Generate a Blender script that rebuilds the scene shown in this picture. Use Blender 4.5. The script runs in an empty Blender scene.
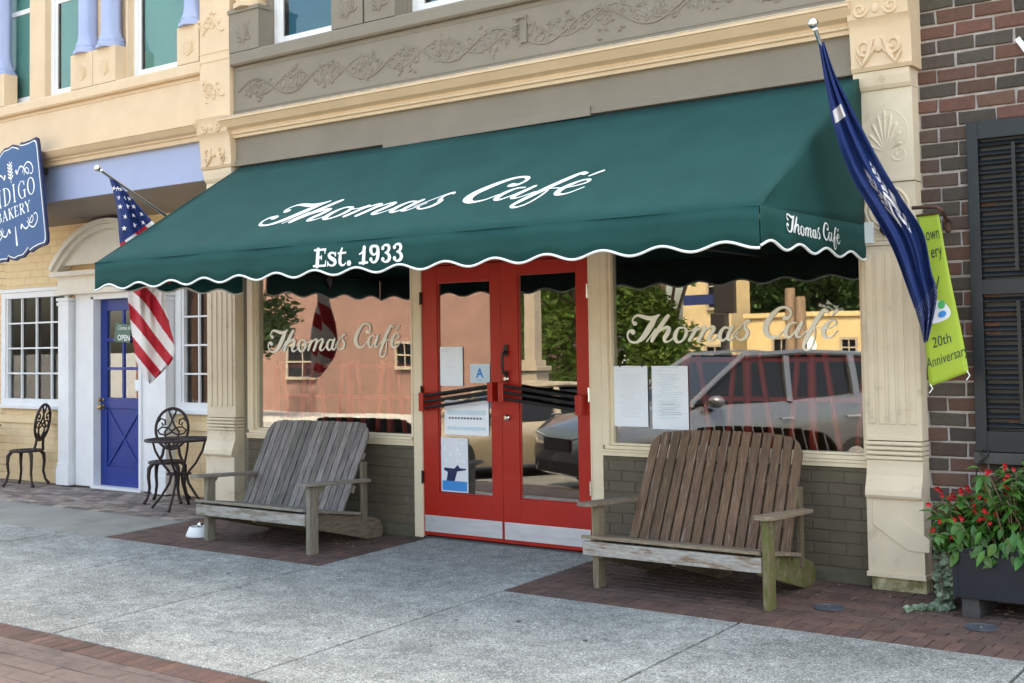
import bpy, bmesh, math, random
import numpy as np
from math import sin, cos, pi, radians, hypot, atan2, sqrt, exp
from mathutils import Vector, Matrix
random.seed(7)
rnd = random.random
def U(a, b): return a + (b - a) * rnd()
scene = bpy.context.scene
COL = scene.collection

# ------------------------------------------------------------------ camera
CAM = Vector((7.433, -8.617, 1.765))
YAW, PITCH, ROLL, FPX, SHY = 0.637622, 0.044764, -0.0157425, 1220.71, -52.29
Fv = Vector((-sin(YAW) * cos(PITCH), cos(YAW) * cos(PITCH), sin(PITCH)))
R0 = Vector((cos(YAW), sin(YAW), 0)); U0 = R0.cross(Fv)
Rv = R0 * cos(ROLL) + U0 * sin(ROLL); Uv = -R0 * sin(ROLL) + U0 * cos(ROLL)
cd = bpy.data.cameras.new('camera'); cam = bpy.data.objects.new('camera', cd); COL.objects.link(cam)
m3 = Matrix((Rv, Uv, -Fv)).transposed()
cam.matrix_world = Matrix.Translation(CAM) @ m3.to_4x4()
cd.sensor_width = 36; cd.lens = FPX / 1024 * 36; cd.shift_y = SHY / 1024 * 1.0
cd.clip_end = 2000; cd.clip_start = 0.05
scene.camera = cam
def ray(x, y): return Fv + Rv * ((x - 512) / FPX) - Uv * ((y - 341.5 - SHY) / FPX)
def wy(x, y, Y):            # survey helper: the point of the plane Y seen at a photo pixel
    d = ray(x, y); t = (Y - CAM.y) / d.y; return CAM + d * t
def gz(y): return 0.028 * min(0.0, y)   # the pavement falls away from the shop fronts

# ------------------------------------------------------------------ materials
def mat(name, c1, c2=None, scale=4.0, rough=0.7, bump=0.0, bscale=40.0, stretch=(1, 1, 1), attr=False,
        metallic=0.0, spec=0.4, detail=6, spots=None, coat=0.0, contrast=(0.35, 0.65), spot_scale=2.0, spot_cut=(0.55, 0.7)):
    m = bpy.data.materials.new(name); m.use_nodes = True
    nt = m.node_tree; N = nt.nodes; L = nt.links
    b = N['Principled BSDF']; b.inputs['Roughness'].default_value = rough
    b.inputs['Metallic'].default_value = metallic; b.inputs['Specular IOR Level'].default_value = spec
    b.inputs['Coat Weight'].default_value = coat
    tc = N.new('ShaderNodeTexCoord'); mp = N.new('ShaderNodeMapping'); mp.inputs['Scale'].default_value = stretch
    L.new(tc.outputs['Object'], mp.inputs['Vector'])
    col = None
    if c2 is not None:
        n = N.new('ShaderNodeTexNoise'); n.inputs['Scale'].default_value = scale; n.inputs['Detail'].default_value = detail
        n.inputs['Roughness'].default_value = 0.6
        L.new(mp.outputs[0], n.inputs['Vector'])
        r = N.new('ShaderNodeMapRange'); r.inputs[1].default_value = contrast[0]; r.inputs[2].default_value = contrast[1]
        L.new(n.outputs['Fac'], r.inputs[0])
        mx = N.new('ShaderNodeMix'); mx.data_type = 'RGBA'
        mx.inputs[6].default_value = (*c1, 1); mx.inputs[7].default_value = (*c2, 1)
        L.new(r.outputs[0], mx.inputs[0]); col = mx.outputs[2]
    else:
        rgb = N.new('ShaderNodeRGB'); rgb.outputs[0].default_value = (*c1, 1); col = rgb.outputs[0]
    if spots:
        n2 = N.new('ShaderNodeTexNoise'); n2.inputs['Scale'].default_value = spot_scale; n2.inputs['Detail'].default_value = 8
        n2.inputs['Roughness'].default_value = 0.7
        L.new(mp.outputs[0], n2.inputs['Vector'])
        r2 = N.new('ShaderNodeMapRange'); r2.inputs[1].default_value = spot_cut[0]; r2.inputs[2].default_value = spot_cut[1]
        L.new(n2.outputs['Fac'], r2.inputs[0])
        m2 = N.new('ShaderNodeMix'); m2.data_type = 'RGBA'; m2.inputs[7].default_value = (*spots, 1)
        L.new(r2.outputs[0], m2.inputs[0]); L.new(col, m2.inputs[6]); col = m2.outputs[2]
    if attr:
        a = N.new('ShaderNodeAttribute'); a.attribute_name = 'Col'
        m4 = N.new('ShaderNodeMix'); m4.data_type = 'RGBA'; m4.blend_type = 'MULTIPLY'; m4.inputs[0].default_value = 1
        L.new(col, m4.inputs[6]); L.new(a.outputs['Color'], m4.inputs[7]); col = m4.outputs[2]
    L.new(col, b.inputs['Base Color'])
    if bump:
        n3 = N.new('ShaderNodeTexNoise'); n3.inputs['Scale'].default_value = bscale; n3.inputs['Detail'].default_value = 5
        L.new(mp.outputs[0], n3.inputs['Vector'])
        bp = N.new('ShaderNodeBump'); bp.inputs['Strength'].default_value = bump; bp.inputs['Distance'].default_value = 0.01
        L.new(n3.outputs['Fac'], bp.inputs['Height']); L.new(bp.outputs[0], b.inputs['Normal'])
    return m

M = {}
M['cream'] = mat('cream_paint', (0.69, 0.52, 0.355), (0.64, 0.475, 0.315), 3, 0.6, 0.12, 30, spots=(0.55, 0.40, 0.26), spot_scale=5, spot_cut=(0.62, 0.8))
M['cream_pale'] = mat('pale_cream_paint', (0.72, 0.60, 0.45), (0.66, 0.54, 0.40), 2.5, 0.6, 0.12, 30, spots=(0.40, 0.32, 0.22), spot_scale=5, spot_cut=(0.58, 0.8))
M['cream_dirty'] = mat('mossy_cream_paint', (0.62, 0.53, 0.36), (0.18, 0.17, 0.07), 9, 0.8, 0.4, 40, contrast=(0.35, 0.6))
M['trim'] = mat('cream_trim', (0.82, 0.68, 0.50), (0.77, 0.63, 0.46), 6, 0.5, 0.05, 30)
M['taupe'] = mat('taupe_paint', (0.235, 0.20, 0.158), (0.21, 0.178, 0.139), 2.2, 0.65, 0.12, 35, spots=(0.26, 0.235, 0.20), spot_scale=3, spot_cut=(0.6, 0.8))
M['ledge_pale'] = mat('weathered_pale_paint', (0.68, 0.6, 0.5), (0.42, 0.36, 0.29), 14, 0.7, 0.2, 40, stretch=(1, 1, 3))
M['peach'] = mat('peach_brick_paint', (0.80, 0.60, 0.36), (0.76, 0.56, 0.33), 4, 0.6, 0.1, 60, attr=True)
M['bulk'] = mat('olive_brick_paint', (0.135, 0.108, 0.074), (0.11, 0.088, 0.06), 4, 0.6, 0.15, 60, attr=True, spots=(0.20, 0.165, 0.12), spot_scale=5, spot_cut=(0.6, 0.8))
M['bulk_base'] = mat('mossy_olive_footing', (0.085, 0.075, 0.048), (0.12, 0.105, 0.075), 10, 0.8, 0.3, 40, spots=(0.08, 0.085, 0.04), spot_scale=8)
M['brick'] = mat('brown_brick', (0.80, 0.80, 0.80), (1.0, 1.0, 1.0), 30, 0.85, 0.5, 80, attr=True, spots=(1.5, 1.4, 1.35), spot_scale=30, spot_cut=(0.68, 0.85))
M['mortar'] = mat('pale_mortar', (0.50, 0.44, 0.42), (0.34, 0.29, 0.27), 14, 0.9, 0.5, 60)
M['paver'] = mat('red_paver', (0.85, 0.85, 0.85), (1.1, 1.08, 1.06), 18, 0.85, 0.4, 90, attr=True, spots=(0.45, 0.45, 0.45), spot_scale=3, spot_cut=(0.5, 0.75))
M['paver_rough'] = mat('rough_paver', (0.8, 0.8, 0.8), (1.15, 1.12, 1.1), 22, 0.85, 0.5, 60, attr=True, spots=(0.6, 0.6, 0.6), spot_scale=4, spot_cut=(0.5, 0.75))
M['pav_mortar'] = mat('paver_joint_sand', (0.10, 0.085, 0.075), (0.15, 0.13, 0.11), 20, 0.95, 0.3, 60)
M['white'] = mat('white_paint', (0.80, 0.80, 0.82), (0.74, 0.74, 0.76), 4, 0.45)
M['offwhite'] = mat('warm_white_paint', (0.78, 0.72, 0.64), (0.72, 0.66, 0.58), 4, 0.5)
M['lavender'] = mat('lavender_paint', (0.35, 0.41, 0.62), (0.325, 0.385, 0.58), 3, 0.5, 0.05, 20)
M['soffit'] = mat('soffit_board', (0.30, 0.25, 0.21), (0.27, 0.225, 0.185), 3, 0.7)
M['green'] = mat('green_canvas', (0.004, 0.052, 0.048), (0.006, 0.062, 0.057), 2.5, 0.75, 0.12, 250, spec=0.25, stretch=(1, 1, 1), spots=(0.010, 0.072, 0.070), spot_scale=1.2, spot_cut=(0.45, 0.9))
M['dark_frame'] = mat('dark_frame_paint', (0.02, 0.02, 0.022), rough=0.5)
M['lettering'] = mat('white_lettering', (0.82, 0.84, 0.84), rough=0.55)
M['lettering_cream'] = mat('cream_lettering', (0.92, 0.87, 0.76), rough=0.5)
M['red'] = mat('red_door_paint', (0.43, 0.017, 0.010), (0.39, 0.015, 0.009), 3, 0.38, 0.08, 25, coat=0.15, spots=(0.24, 0.012, 0.009), spot_scale=4, spot_cut=(0.6, 0.85))
M['steel'] = mat('brushed_steel', (0.80, 0.77, 0.79), (0.66, 0.65, 0.69), 3, 0.35, 0.03, 200, metallic=0.5, stretch=(1, 1, 8))
M['chrome'] = mat('polished_metal', (0.75, 0.75, 0.75), rough=0.18, metallic=1.0)
M['brass'] = mat('aged_brass', (0.5, 0.36, 0.14), rough=0.3, metallic=1.0)
M['black'] = mat('black_metal', (0.012, 0.011, 0.011), (0.02, 0.017, 0.016), 30, 0.45, 0.1, 100)
M['iron'] = mat('bronze_cast_iron', (0.020, 0.012, 0.014), (0.035, 0.02, 0.022), 30, 0.5, 0.2, 90)
M['shutter'] = mat('dark_slate_paint', (0.008, 0.009, 0.011), (0.011, 0.012, 0.014), 6, 0.4, 0.05, 30)
M['shutter_frame'] = mat('slate_shutter_frame', (0.011, 0.015, 0.019), (0.014, 0.019, 0.023), 6, 0.45)
M['sill_dark'] = mat('charcoal_sill', (0.055, 0.05, 0.05), (0.07, 0.064, 0.062), 5, 0.6)
M['blue_door'] = mat('cobalt_door_paint', (0.004, 0.028, 0.21), (0.005, 0.034, 0.24), 3, 0.4, coat=0.1)
M['wood_brown'] = mat('weathered_brown_wood', (0.185, 0.108, 0.066), (0.09, 0.05, 0.031), 6, 0.75, 0.5, 10, stretch=(16, 1.2, 1.2), attr=True, spots=(0.36, 0.31, 0.26), spot_scale=3.2, spot_cut=(0.57, 0.74))
M['wood_grey'] = mat('weathered_grey_wood', (0.27, 0.24, 0.225), (0.105, 0.09, 0.085), 6, 0.8, 0.5, 10, stretch=(16, 1.2, 1.2), attr=True, spots=(0.07, 0.045, 0.04), spot_scale=1.6, spot_cut=(0.55, 0.8))
M['wood_x'] = mat('weathered_board_wood', (0.30, 0.235, 0.17), (0.17, 0.12, 0.085), 6, 0.8, 0.4, 12, stretch=(1.5, 12, 16), attr=True)
M['wood_xg'] = mat('weathered_grey_board_wood', (0.27, 0.24, 0.205), (0.16, 0.135, 0.11), 6, 0.8, 0.4, 12, stretch=(1.5, 12, 16), attr=True)
M['wood_h'] = mat('side_board_wood', (0.22, 0.175, 0.125), (0.12, 0.09, 0.06), 6, 0.8, 0.4, 12, stretch=(14, 1.4, 10), attr=True)
M['wood_v'] = mat('upright_board_wood', (0.26, 0.20, 0.14), (0.14, 0.10, 0.068), 6, 0.8, 0.4, 12, stretch=(14, 14, 1.3), attr=True, spots=(0.16, 0.16, 0.06), spot_scale=2, spot_cut=(0.5, 0.75))
M['wood_vg'] = mat('upright_grey_wood', (0.27, 0.235, 0.19), (0.15, 0.125, 0.10), 6, 0.8, 0.4, 12, stretch=(14, 14, 1.3), attr=True, spots=(0.17, 0.17, 0.08), spot_scale=2, spot_cut=(0.5, 0.75))
M['paint_peel'] = mat('peeling_white_board', (0.42, 0.39, 0.36), (0.29, 0.26, 0.23), 8, 0.7, 0.3, 20, stretch=(1.5, 4, 8), spots=(0.22, 0.14, 0.09), spot_scale=3.0, spot_cut=(0.5, 0.6))
M['paint_peel_g'] = mat('peeling_grey_board', (0.40, 0.38, 0.35), (0.30, 0.28, 0.25), 8, 0.7, 0.3, 20, stretch=(1.5, 4, 8), spots=(0.20, 0.17, 0.13), spot_scale=3.0, spot_cut=(0.45, 0.6))
M['moss'] = mat('mossy_wood', (0.19, 0.14, 0.085), (0.11, 0.12, 0.03), 5, 0.85, 0.5, 12, stretch=(6, 2, 2), contrast=(0.3, 0.6), spots=(0.28, 0.23, 0.15), spot_scale=4)
M['moss_less'] = mat('damp_wood', (0.26, 0.21, 0.145), (0.17, 0.15, 0.075), 5, 0.85, 0.5, 12, stretch=(6, 2, 1.2))
M['underwood'] = mat('dark_plank', (0.10, 0.055, 0.045), (0.06, 0.035, 0.03), 5, 0.85, 0.4, 12, stretch=(1, 6, 10))
M['navy'] = mat('navy_planter_paint', (0.007, 0.010, 0.017), (0.010, 0.013, 0.022), 5, 0.5, 0.1, 20, spots=(0.10, 0.10, 0.11), spot_scale=22, spot_cut=(0.72, 0.78))
M['block'] = mat('concrete_block', (0.075, 0.07, 0.065), (0.05, 0.047, 0.045), 20, 0.9, 0.4, 60)
M['soil'] = mat('potting_soil', (0.03, 0.02, 0.014), (0.05, 0.035, 0.025), 30, 0.95, 0.5, 40)
M['leaf'] = mat('green_leaf', (0.026, 0.080, 0.014), (0.055, 0.145, 0.024), 9, 0.42, 0.1, 50, attr=True)
M['ivy'] = mat('variegated_leaf', (0.22, 0.26, 0.19), (0.05, 0.09, 0.04), 30, 0.55, attr=True)
M['petal'] = mat('red_petal', (0.42, 0.008, 0.012), (0.52, 0.02, 0.025), 30, 0.5, attr=True)
M['stem'] = mat('plant_stem', (0.16, 0.10, 0.06), (0.22, 0.14, 0.09), 10, 0.7)
M['banner'] = mat('lime_banner_cloth', (0.36, 0.47, 0.045), (0.33, 0.44, 0.04), 3, 0.6)
M['ink'] = mat('dark_print', (0.02, 0.04, 0.03), rough=0.6)
M['grey_print'] = mat('pale_print', (0.74, 0.74, 0.80), rough=0.6)
M['blue_print'] = mat('sky_blue_print', (0.03, 0.25, 0.62), rough=0.6)
M['green_print'] = mat('green_print', (0.05, 0.40, 0.12), rough=0.6)
M['pale_blue'] = mat('pale_blue_paper', (0.62, 0.74, 0.82), (0.56, 0.68, 0.78), 10, 0.6)
M['paper'] = mat('white_paper', (0.86, 0.88, 0.94), (0.82, 0.85, 0.93), 10, 0.6)
M['flag_navy'] = mat('navy_flag_cloth', (0.006, 0.024, 0.125), (0.008, 0.030, 0.15), 6, 0.7, 0.1, 300)
M['flag_red'] = mat('red_flag_cloth', (0.48, 0.012, 0.03), (0.42, 0.01, 0.025), 6, 0.7, 0.1, 300)
M['flag_white'] = mat('white_flag_cloth', (0.76, 0.72, 0.72), (0.70, 0.66, 0.66), 6, 0.7, 0.1, 300)
M['sign_blue'] = mat('blue_sign_paint', (0.004, 0.065, 0.20), (0.005, 0.075, 0.23), 4, 0.4)
M['sign_edge'] = mat('navy_sign_edge', (0.012, 0.022, 0.09), rough=0.5)
M['asphalt'] = mat('asphalt', (0.12, 0.12, 0.12), (0.09, 0.09, 0.09), 3, 0.9, 0.3, 120)
M['pinkwall'] = mat('pink_stucco', (0.21, 0.122, 0.104), (0.17, 0.10, 0.086), 1.5, 0.8, 0.1, 20)
M['yellow'] = mat('yellow_stucco', (0.52, 0.39, 0.21), (0.46, 0.34, 0.18), 1.2, 0.8, 0.1, 20)
M['siding'] = mat('cream_siding', (0.46, 0.37, 0.22), (0.40, 0.32, 0.19), 1.5, 0.8)
M['roofing'] = mat('grey_roof', (0.12, 0.11, 0.11), (0.09, 0.085, 0.085), 3, 0.9)
M['bark'] = mat('bark', (0.11, 0.08, 0.055), (0.07, 0.05, 0.035), 10, 0.9, 0.5, 30)
M['foliage'] = mat('foliage', (0.05, 0.11, 0.02), (0.12, 0.18, 0.035), 1.5, 0.6, attr=True)
M['foliage_dark'] = mat('dark_foliage', (0.018, 0.045, 0.018), (0.04, 0.075, 0.025), 1.0, 0.6, attr=True)
M['polewood'] = mat('pole_wood', (0.22, 0.15, 0.10), (0.16, 0.11, 0.075), 5, 0.9, 0.3, 20, stretch=(4, 4, 0.5))
M['car_silver'] = mat('silver_car_paint', (0.16, 0.165, 0.18), rough=0.25, metallic=0.7, coat=0.8)
M['car_tan'] = mat('tan_car_paint', (0.30, 0.25, 0.185), rough=0.3, metallic=0.3, coat=0.7)
M['carglass'] = mat('tinted_car_glass', (0.008, 0.009, 0.012), rough=0.08, spec=0.25)
M['rubber'] = mat('rubber', (0.012, 0.012, 0.012), rough=0.8)
M['lamp_glass'] = mat('headlamp_glass', (0.55, 0.58, 0.62), rough=0.12, metallic=0.5)
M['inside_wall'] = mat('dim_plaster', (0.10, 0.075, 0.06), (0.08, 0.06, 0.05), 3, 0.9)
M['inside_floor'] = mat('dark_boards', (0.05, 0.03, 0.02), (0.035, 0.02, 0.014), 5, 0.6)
M['lattice_red'] = mat('red_lacquer_bamboo', (0.90, 0.09, 0.07), (0.86, 0.075, 0.06), 8, 0.45)
M['teal_reflection_blind'] = mat('teal_reflection_blind', (0.22, 0.60, 0.52), (0.19, 0.54, 0.48), 2, 0.7)  # blind coloured with the teal that the upper bakery glass reflects
M['blue_blind'] = mat('blue_blind', (0.03, 0.25, 0.38), (0.025, 0.22, 0.34), 2, 0.7)
M['drain'] = mat('drain_iron', (0.10, 0.115, 0.14), (0.06, 0.07, 0.085), 12, 0.6, 0.2, 60, metallic=0.3)
M['litter'] = mat('dry_leaf', (0.20, 0.13, 0.08), (0.30, 0.22, 0.15), 40, 0.9, attr=True)
M['gray_post'] = mat('grey_post_paint', (0.30, 0.26, 0.21), (0.26, 0.22, 0.18), 4, 0.7)

def concrete_mat():
    m = bpy.data.materials.new('aggregate_concrete'); m.use_nodes = True
    nt = m.node_tree; N = nt.nodes; L = nt.links; b = N['Principled BSDF']; b.inputs['Roughness'].default_value = 0.85
    tc = N.new('ShaderNodeTexCoord')
    def noise(s, d, r=0.6, st=None):
        n = N.new('ShaderNodeTexNoise'); n.inputs['Scale'].default_value = s; n.inputs['Detail'].default_value = d; n.inputs['Roughness'].default_value = r
        if st:
            mp = N.new('ShaderNodeMapping'); mp.inputs['Scale'].default_value = st; L.new(tc.outputs['Object'], mp.inputs[0]); L.new(mp.outputs[0], n.inputs['Vector'])
        else: L.new(tc.outputs['Object'], n.inputs['Vector'])
        return n.outputs['Fac']
    def rng(o, a, b_, c=0, d=1):
        r = N.new('ShaderNodeMapRange'); r.inputs[1].default_value = a; r.inputs[2].default_value = b_; r.inputs[3].default_value = c; r.inputs[4].default_value = d
        L.new(o, r.inputs[0]); return r.outputs[0]
    def mix(f, a, b_, bt='MIX'):
        x = N.new('ShaderNodeMix'); x.data_type = 'RGBA'; x.blend_type = bt
        if isinstance(f, float): x.inputs[0].default_value = f
        else: L.new(f, x.inputs[0])
        for i, v in ((6, a), (7, b_)):
            if isinstance(v, tuple): x.inputs[i].default_value = (*v, 1)
            else: L.new(v, x.inputs[i])
        return x.outputs[2]
    c = mix(rng(noise(0.7, 6), 0.38, 0.62), (0.142, 0.153, 0.147), (0.238, 0.252, 0.242))
    c = mix(rng(noise(3.0, 8, 0.75, (1, 2.5, 1)), 0.52, 0.72), c, (0.115, 0.127, 0.133))
    c = mix(rng(noise(1.7, 8, 0.8, (1, 1.6, 1)), 0.56, 0.75), c, (0.33, 0.35, 0.345))
    v = N.new('ShaderNodeTexVoronoi'); v.inputs['Scale'].default_value = 110; L.new(tc.outputs['Object'], v.inputs['Vector'])
    sp = N.new('ShaderNodeSeparateColor'); L.new(v.outputs['Color'], sp.inputs[0])
    c = mix(rng(sp.outputs[0], 0.70, 0.98, 0, .55), c, (0.42, 0.43, 0.42))
    c = mix(rng(sp.outputs[1], 0.76, 0.98, 0, .55), c, (0.14, 0.145, 0.15))
    c = mix(rng(noise(230, 2), 0.5, 0.8, 0, .6), c, (0.17, 0.175, 0.18))
    c = mix(rng(noise(0.5, 3), 0.6, 0.8, 0, 0.5), c, (0.20, 0.185, 0.175))
    v2 = N.new('ShaderNodeTexVoronoi'); v2.inputs['Scale'].default_value = 2.6; L.new(tc.outputs['Object'], v2.inputs['Vector'])
    c = mix(rng(v2.outputs['Distance'], 0.045, 0.06, .7, 0), c, (0.09, 0.09, 0.09))
    sp1 = rng(noise(75, 4, 0.8), 0.36, 0.64, 0.35, 1.9)
    cs = N.new('ShaderNodeCombineColor'); [L.new(sp1, cs.inputs[i]) for i in range(3)]
    c = mix(1.0, c, cs.outputs[0], 'MULTIPLY')
    ms_ = rng(noise(7, 8, 0.8), 0.40, 0.62, 0.80, 1.28)
    cs = N.new('ShaderNodeCombineColor'); [L.new(ms_, cs.inputs[i]) for i in range(3)]
    c = mix(1.0, c, cs.outputs[0], 'MULTIPLY')
    L.new(c, b.inputs['Base Color'])
    bp = N.new('ShaderNodeBump'); bp.inputs['Strength'].default_value = 0.5; bp.inputs['Distance'].default_value = 0.006
    L.new(v.outputs['Distance'], bp.inputs['Height']); L.new(bp.outputs[0], b.inputs['Normal'])
    return m
M['concrete'] = concrete_mat()
M['kerb'] = mat('kerb_stone', (0.30, 0.29, 0.28), (0.24, 0.23, 0.22), 8, 0.9, 0.3, 60)
M['joint'] = mat('dark_joint', (0.05, 0.05, 0.048), (0.08, 0.08, 0.075), 20, 0.95)
M['landc'] = mat('concrete_worn', (0.24, 0.245, 0.25), (0.30, 0.305, 0.31), 2, 0.9, 0.3, 90)

def glass_mat(name, refl=0.19, tint=(0.8, 0.8, 0.8), blend=0.25):
    m = bpy.data.materials.new(name); m.use_nodes = True; nt = m.node_tree; N = nt.nodes; L = nt.links
    N.remove(N['Principled BSDF'])
    t = N.new('ShaderNodeBsdfTransparent'); t.inputs[0].default_value = (*tint, 1)
    g = N.new('ShaderNodeBsdfGlossy'); g.inputs['Roughness'].default_value = 0.004; g.inputs[0].default_value = (1, 1, 1, 1)
    lw = N.new('ShaderNodeLayerWeight'); lw.inputs[0].default_value = blend
    r = N.new('ShaderNodeMapRange'); r.inputs[3].default_value = refl; r.inputs[4].default_value = 1.0
    L.new(lw.outputs['Fresnel'], r.inputs[0])
    mx = N.new('ShaderNodeMixShader'); L.new(r.outputs[0], mx.inputs[0]); L.new(t.outputs[0], mx.inputs[1]); L.new(g.outputs[0], mx.inputs[2])
    tc = N.new('ShaderNodeTexCoord'); n = N.new('ShaderNodeTexNoise'); n.inputs['Scale'].default_value = 1.3; n.inputs['Detail'].default_value = 1
    L.new(tc.outputs['Object'], n.inputs['Vector']); bp = N.new('ShaderNodeBump'); bp.inputs['Strength'].default_value = 0.035; bp.inputs['Distance'].default_value = 0.02
    L.new(n.outputs['Fac'], bp.inputs['Height']); L.new(bp.outputs[0], g.inputs['Normal'])
    L.new(mx.outputs[0], N['Material Output'].inputs[0]); return m
M['glass'] = glass_mat('shop_glass')
M['glass_dim'] = glass_mat('dark_pane_glass', 0.03, blend=0.08)

# ------------------------------------------------------------------ mesh builder
class MB:
    def __init__(s): s.v = []; s.f = []; s.c = []; s.mi = []; s.cur = (1, 1, 1); s.m = 0; s.usecol = False
    def col(s, c): s.cur = c; s.usecol = True
    def add(s, vs, fs):
        o = len(s.v); s.v += [tuple(p) for p in vs]
        for f in fs: s.f.append(tuple(i + o for i in f)); s.c.append(s.cur); s.mi.append(s.m)
        return s
    def quad(s, a, b, c, d): return s.add([a, b, c, d], [(0, 1, 2, 3)])
    def hexa(s, p): return s.add(p, [(3, 2, 1, 0), (4, 5, 6, 7), (0, 1, 5, 4), (1, 2, 6, 5), (2, 3, 7, 6), (3, 0, 4, 7)])
    def box(s, x0, x1, y0, y1, z0, z1):
        return s.hexa([(x0, y0, z0), (x1, y0, z0), (x1, y1, z0), (x0, y1, z0), (x0, y0, z1), (x1, y0, z1), (x1, y1, z1), (x0, y1, z1)])
    def beam(s, a, b, w, h, up=(0, 0, 1), w2=None, h2=None):   # board from a to b, w across, h along up
        a = Vector(a); b = Vector(b); d = (b - a).normalized(); u = Vector(up); r = d.cross(u).normalized(); u = r.cross(d).normalized()
        w2 = w if w2 is None else w2; h2 = h if h2 is None else h2
        P = []
        for q, ww, hh in ((a, w, h), (b, w2, h2)):
            P += [q - r * ww / 2 - u * hh / 2, q + r * ww / 2 - u * hh / 2, q + r * ww / 2 + u * hh / 2, q - r * ww / 2 + u * hh / 2]
        return s.hexa(P)
    def tube(s, pts, r, n=8, caps=True):
        pts = [Vector(p) for p in pts]; k = len(pts); rr = r if isinstance(r, (list, tuple)) else [r] * k
        prev = None; vs = []; fs = []
        for i, p in enumerate(pts):
            d = (pts[min(i + 1, k - 1)] - pts[max(i - 1, 0)])
            d = d.normalized() if d.length > 1e-9 else Vector((0, 0, 1))
            if prev is None: prev = d.orthogonal().normalized()
            prev = (prev - d * prev.dot(d)); prev = prev.normalized() if prev.length > 1e-6 else d.orthogonal().normalized()
            q = d.cross(prev)
            for j in range(n):
                a = 2 * pi * j / n; vs.append(p + (prev * cos(a) + q * sin(a)) * rr[i])
        for i in range(k - 1):
            for j in range(n):
                a = i * n + j; b = i * n + (j + 1) % n; fs.append((a, b, b + n, a + n))
        if caps: fs.append(tuple(range(n - 1, -1, -1))); fs.append(tuple((k - 1) * n + j for j in range(n)))
        return s.add(vs, fs)
    def lathe(s, c, prof, n=20, axis=None, twist=0, flute=0):      # prof: (radius, height)
        c = Vector(c); A = Vector(axis or (0, 0, 1)).normalized(); P = A.orthogonal().normalized(); Q = A.cross(P)
        vs = []; fs = []; k = len(prof)
        for i, (r, h) in enumerate(prof):
            for j in range(n):
                a = 2 * pi * j / n; rr = r * (1 + flute * cos(6 * a + twist * h)) if flute else r
                vs.append(c + (P * cos(a) + Q * sin(a)) * rr + A * h)
        for i in range(k - 1):
            for j in range(n):
                a = i * n + j; b = i * n + (j + 1) % n; fs.append((a, b, b + n, a + n))
        fs.append(tuple(range(n - 1, -1, -1))); fs.append(tuple((k - 1) * n + j for j in range(n)))
        return s.add(vs, fs)
    def prism(s, poly, d):       # planar polygon (3D pts) extruded by vector d
        n = len(poly); d = Vector(d); P = [Vector(p) for p in poly]
        return s.add(P + [p + d for p in P], [tuple(range(n)), tuple(range(2 * n - 1, n - 1, -1))] + [(i, i + n, (i + 1) % n + n, (i + 1) % n) for i in range(n)])
    def profx(s, prof, x0, x1):  # profile list of (y,z) swept along X
        return s.prism([(x0, y, z) for y, z in prof], (x1 - x0, 0, 0))
    def ball(s, c, r, n=10, sc=(1, 1, 1)):
        c = Vector(c); vs = []; fs = []; m = n // 2 + 1
        for i in range(1, m):
            t = pi * i / m
            for j in range(n):
                a = 2 * pi * j / n; vs.append(c + Vector((sin(t) * cos(a) * r * sc[0], sin(t) * sin(a) * r * sc[1], cos(t) * r * sc[2])))
        for i in range(m - 2):
            for j in range(n):
                a = i * n + j; b = i * n + (j + 1) % n; fs.append((a, a + n, b + n, b))
        top = len(vs); vs.append(c + Vector((0, 0, r * sc[2]))); vs.append(c - Vector((0, 0, r * sc[2])))
        for j in range(n):
            fs.append((top, j, (j + 1) % n)); fs.append((top + 1, (m - 2) * n + (j + 1) % n, (m - 2) * n + j))
        return s.add(vs, fs)
    def build(s, name, mt, parent=None, bevel=0, smooth=False, fix=True):
        me = bpy.data.meshes.new(name); 
        org = parent_origin(parent)
        me.from_pydata([(v[0] - org[0], v[1] - org[1], v[2] - org[2]) for v in s.v], [], s.f); 
        mts = mt if isinstance(mt, (list, tuple)) else [mt]
        for q in mts: me.materials.append(q)
        if len(mts) > 1: me.polygons.foreach_set('material_index', s.mi)
        if True:
            ca = me.color_attributes.new('Col', 'FLOAT_COLOR', 'CORNER')
            arr = []
            for p, c in zip(me.polygons, s.c): arr += [c[0], c[1], c[2], 1.0] * p.loop_total
            ca.data.foreach_set('color', arr)
        if fix:
            bm = bmesh.new(); bm.from_mesh(me); bmesh.ops.recalc_face_normals(bm, faces=bm.faces); bm.to_mesh(me); bm.free()
        me.validate(); me.update()
        o = bpy.data.objects.new(name, me); COL.objects.link(o)
        if parent is not None: o.parent = parent
        if bevel:
            md = o.modifiers.new('bevel', 'BEVEL'); md.width = bevel; md.segments = 2; md.limit_method = 'ANGLE'; md.angle_limit = radians(40); md.harden_normals = False
        if smooth:
            me.polygons.foreach_set('use_smooth', [True] * len(me.polygons))
            if smooth != True: 
                bm = bmesh.new(); bm.from_mesh(me)
                for e in bm.edges:
                    if len(e.link_faces) == 2 and e.calc_face_angle(0) > radians(smooth): e.smooth = False
                bm.to_mesh(me); bm.free()
        return o
def parent_origin(p):
    x = Vector((0, 0, 0))
    while p is not None: x += p.location; p = p.parent
    return x
def thing(name, label, cat, loc=(0, 0, 0), group=None):
    o = bpy.data.objects.new(name, None); COL.objects.link(o); o.location = loc; o.empty_display_size = 0.1
    o['label'] = label; o['category'] = cat
    if group: o['group'] = group
    return o
def tag(o, label, cat, group=None):
    o['label'] = label; o['category'] = cat
    if group: o['group'] = group
    return o
def struct(o): o['kind'] = 'structure'; return o
def copy_tree(o, parent=None):
    c = o.copy(); COL.objects.link(c); c.parent = parent
    for ch in list(o.children): copy_tree(ch, c)
    return c

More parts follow.
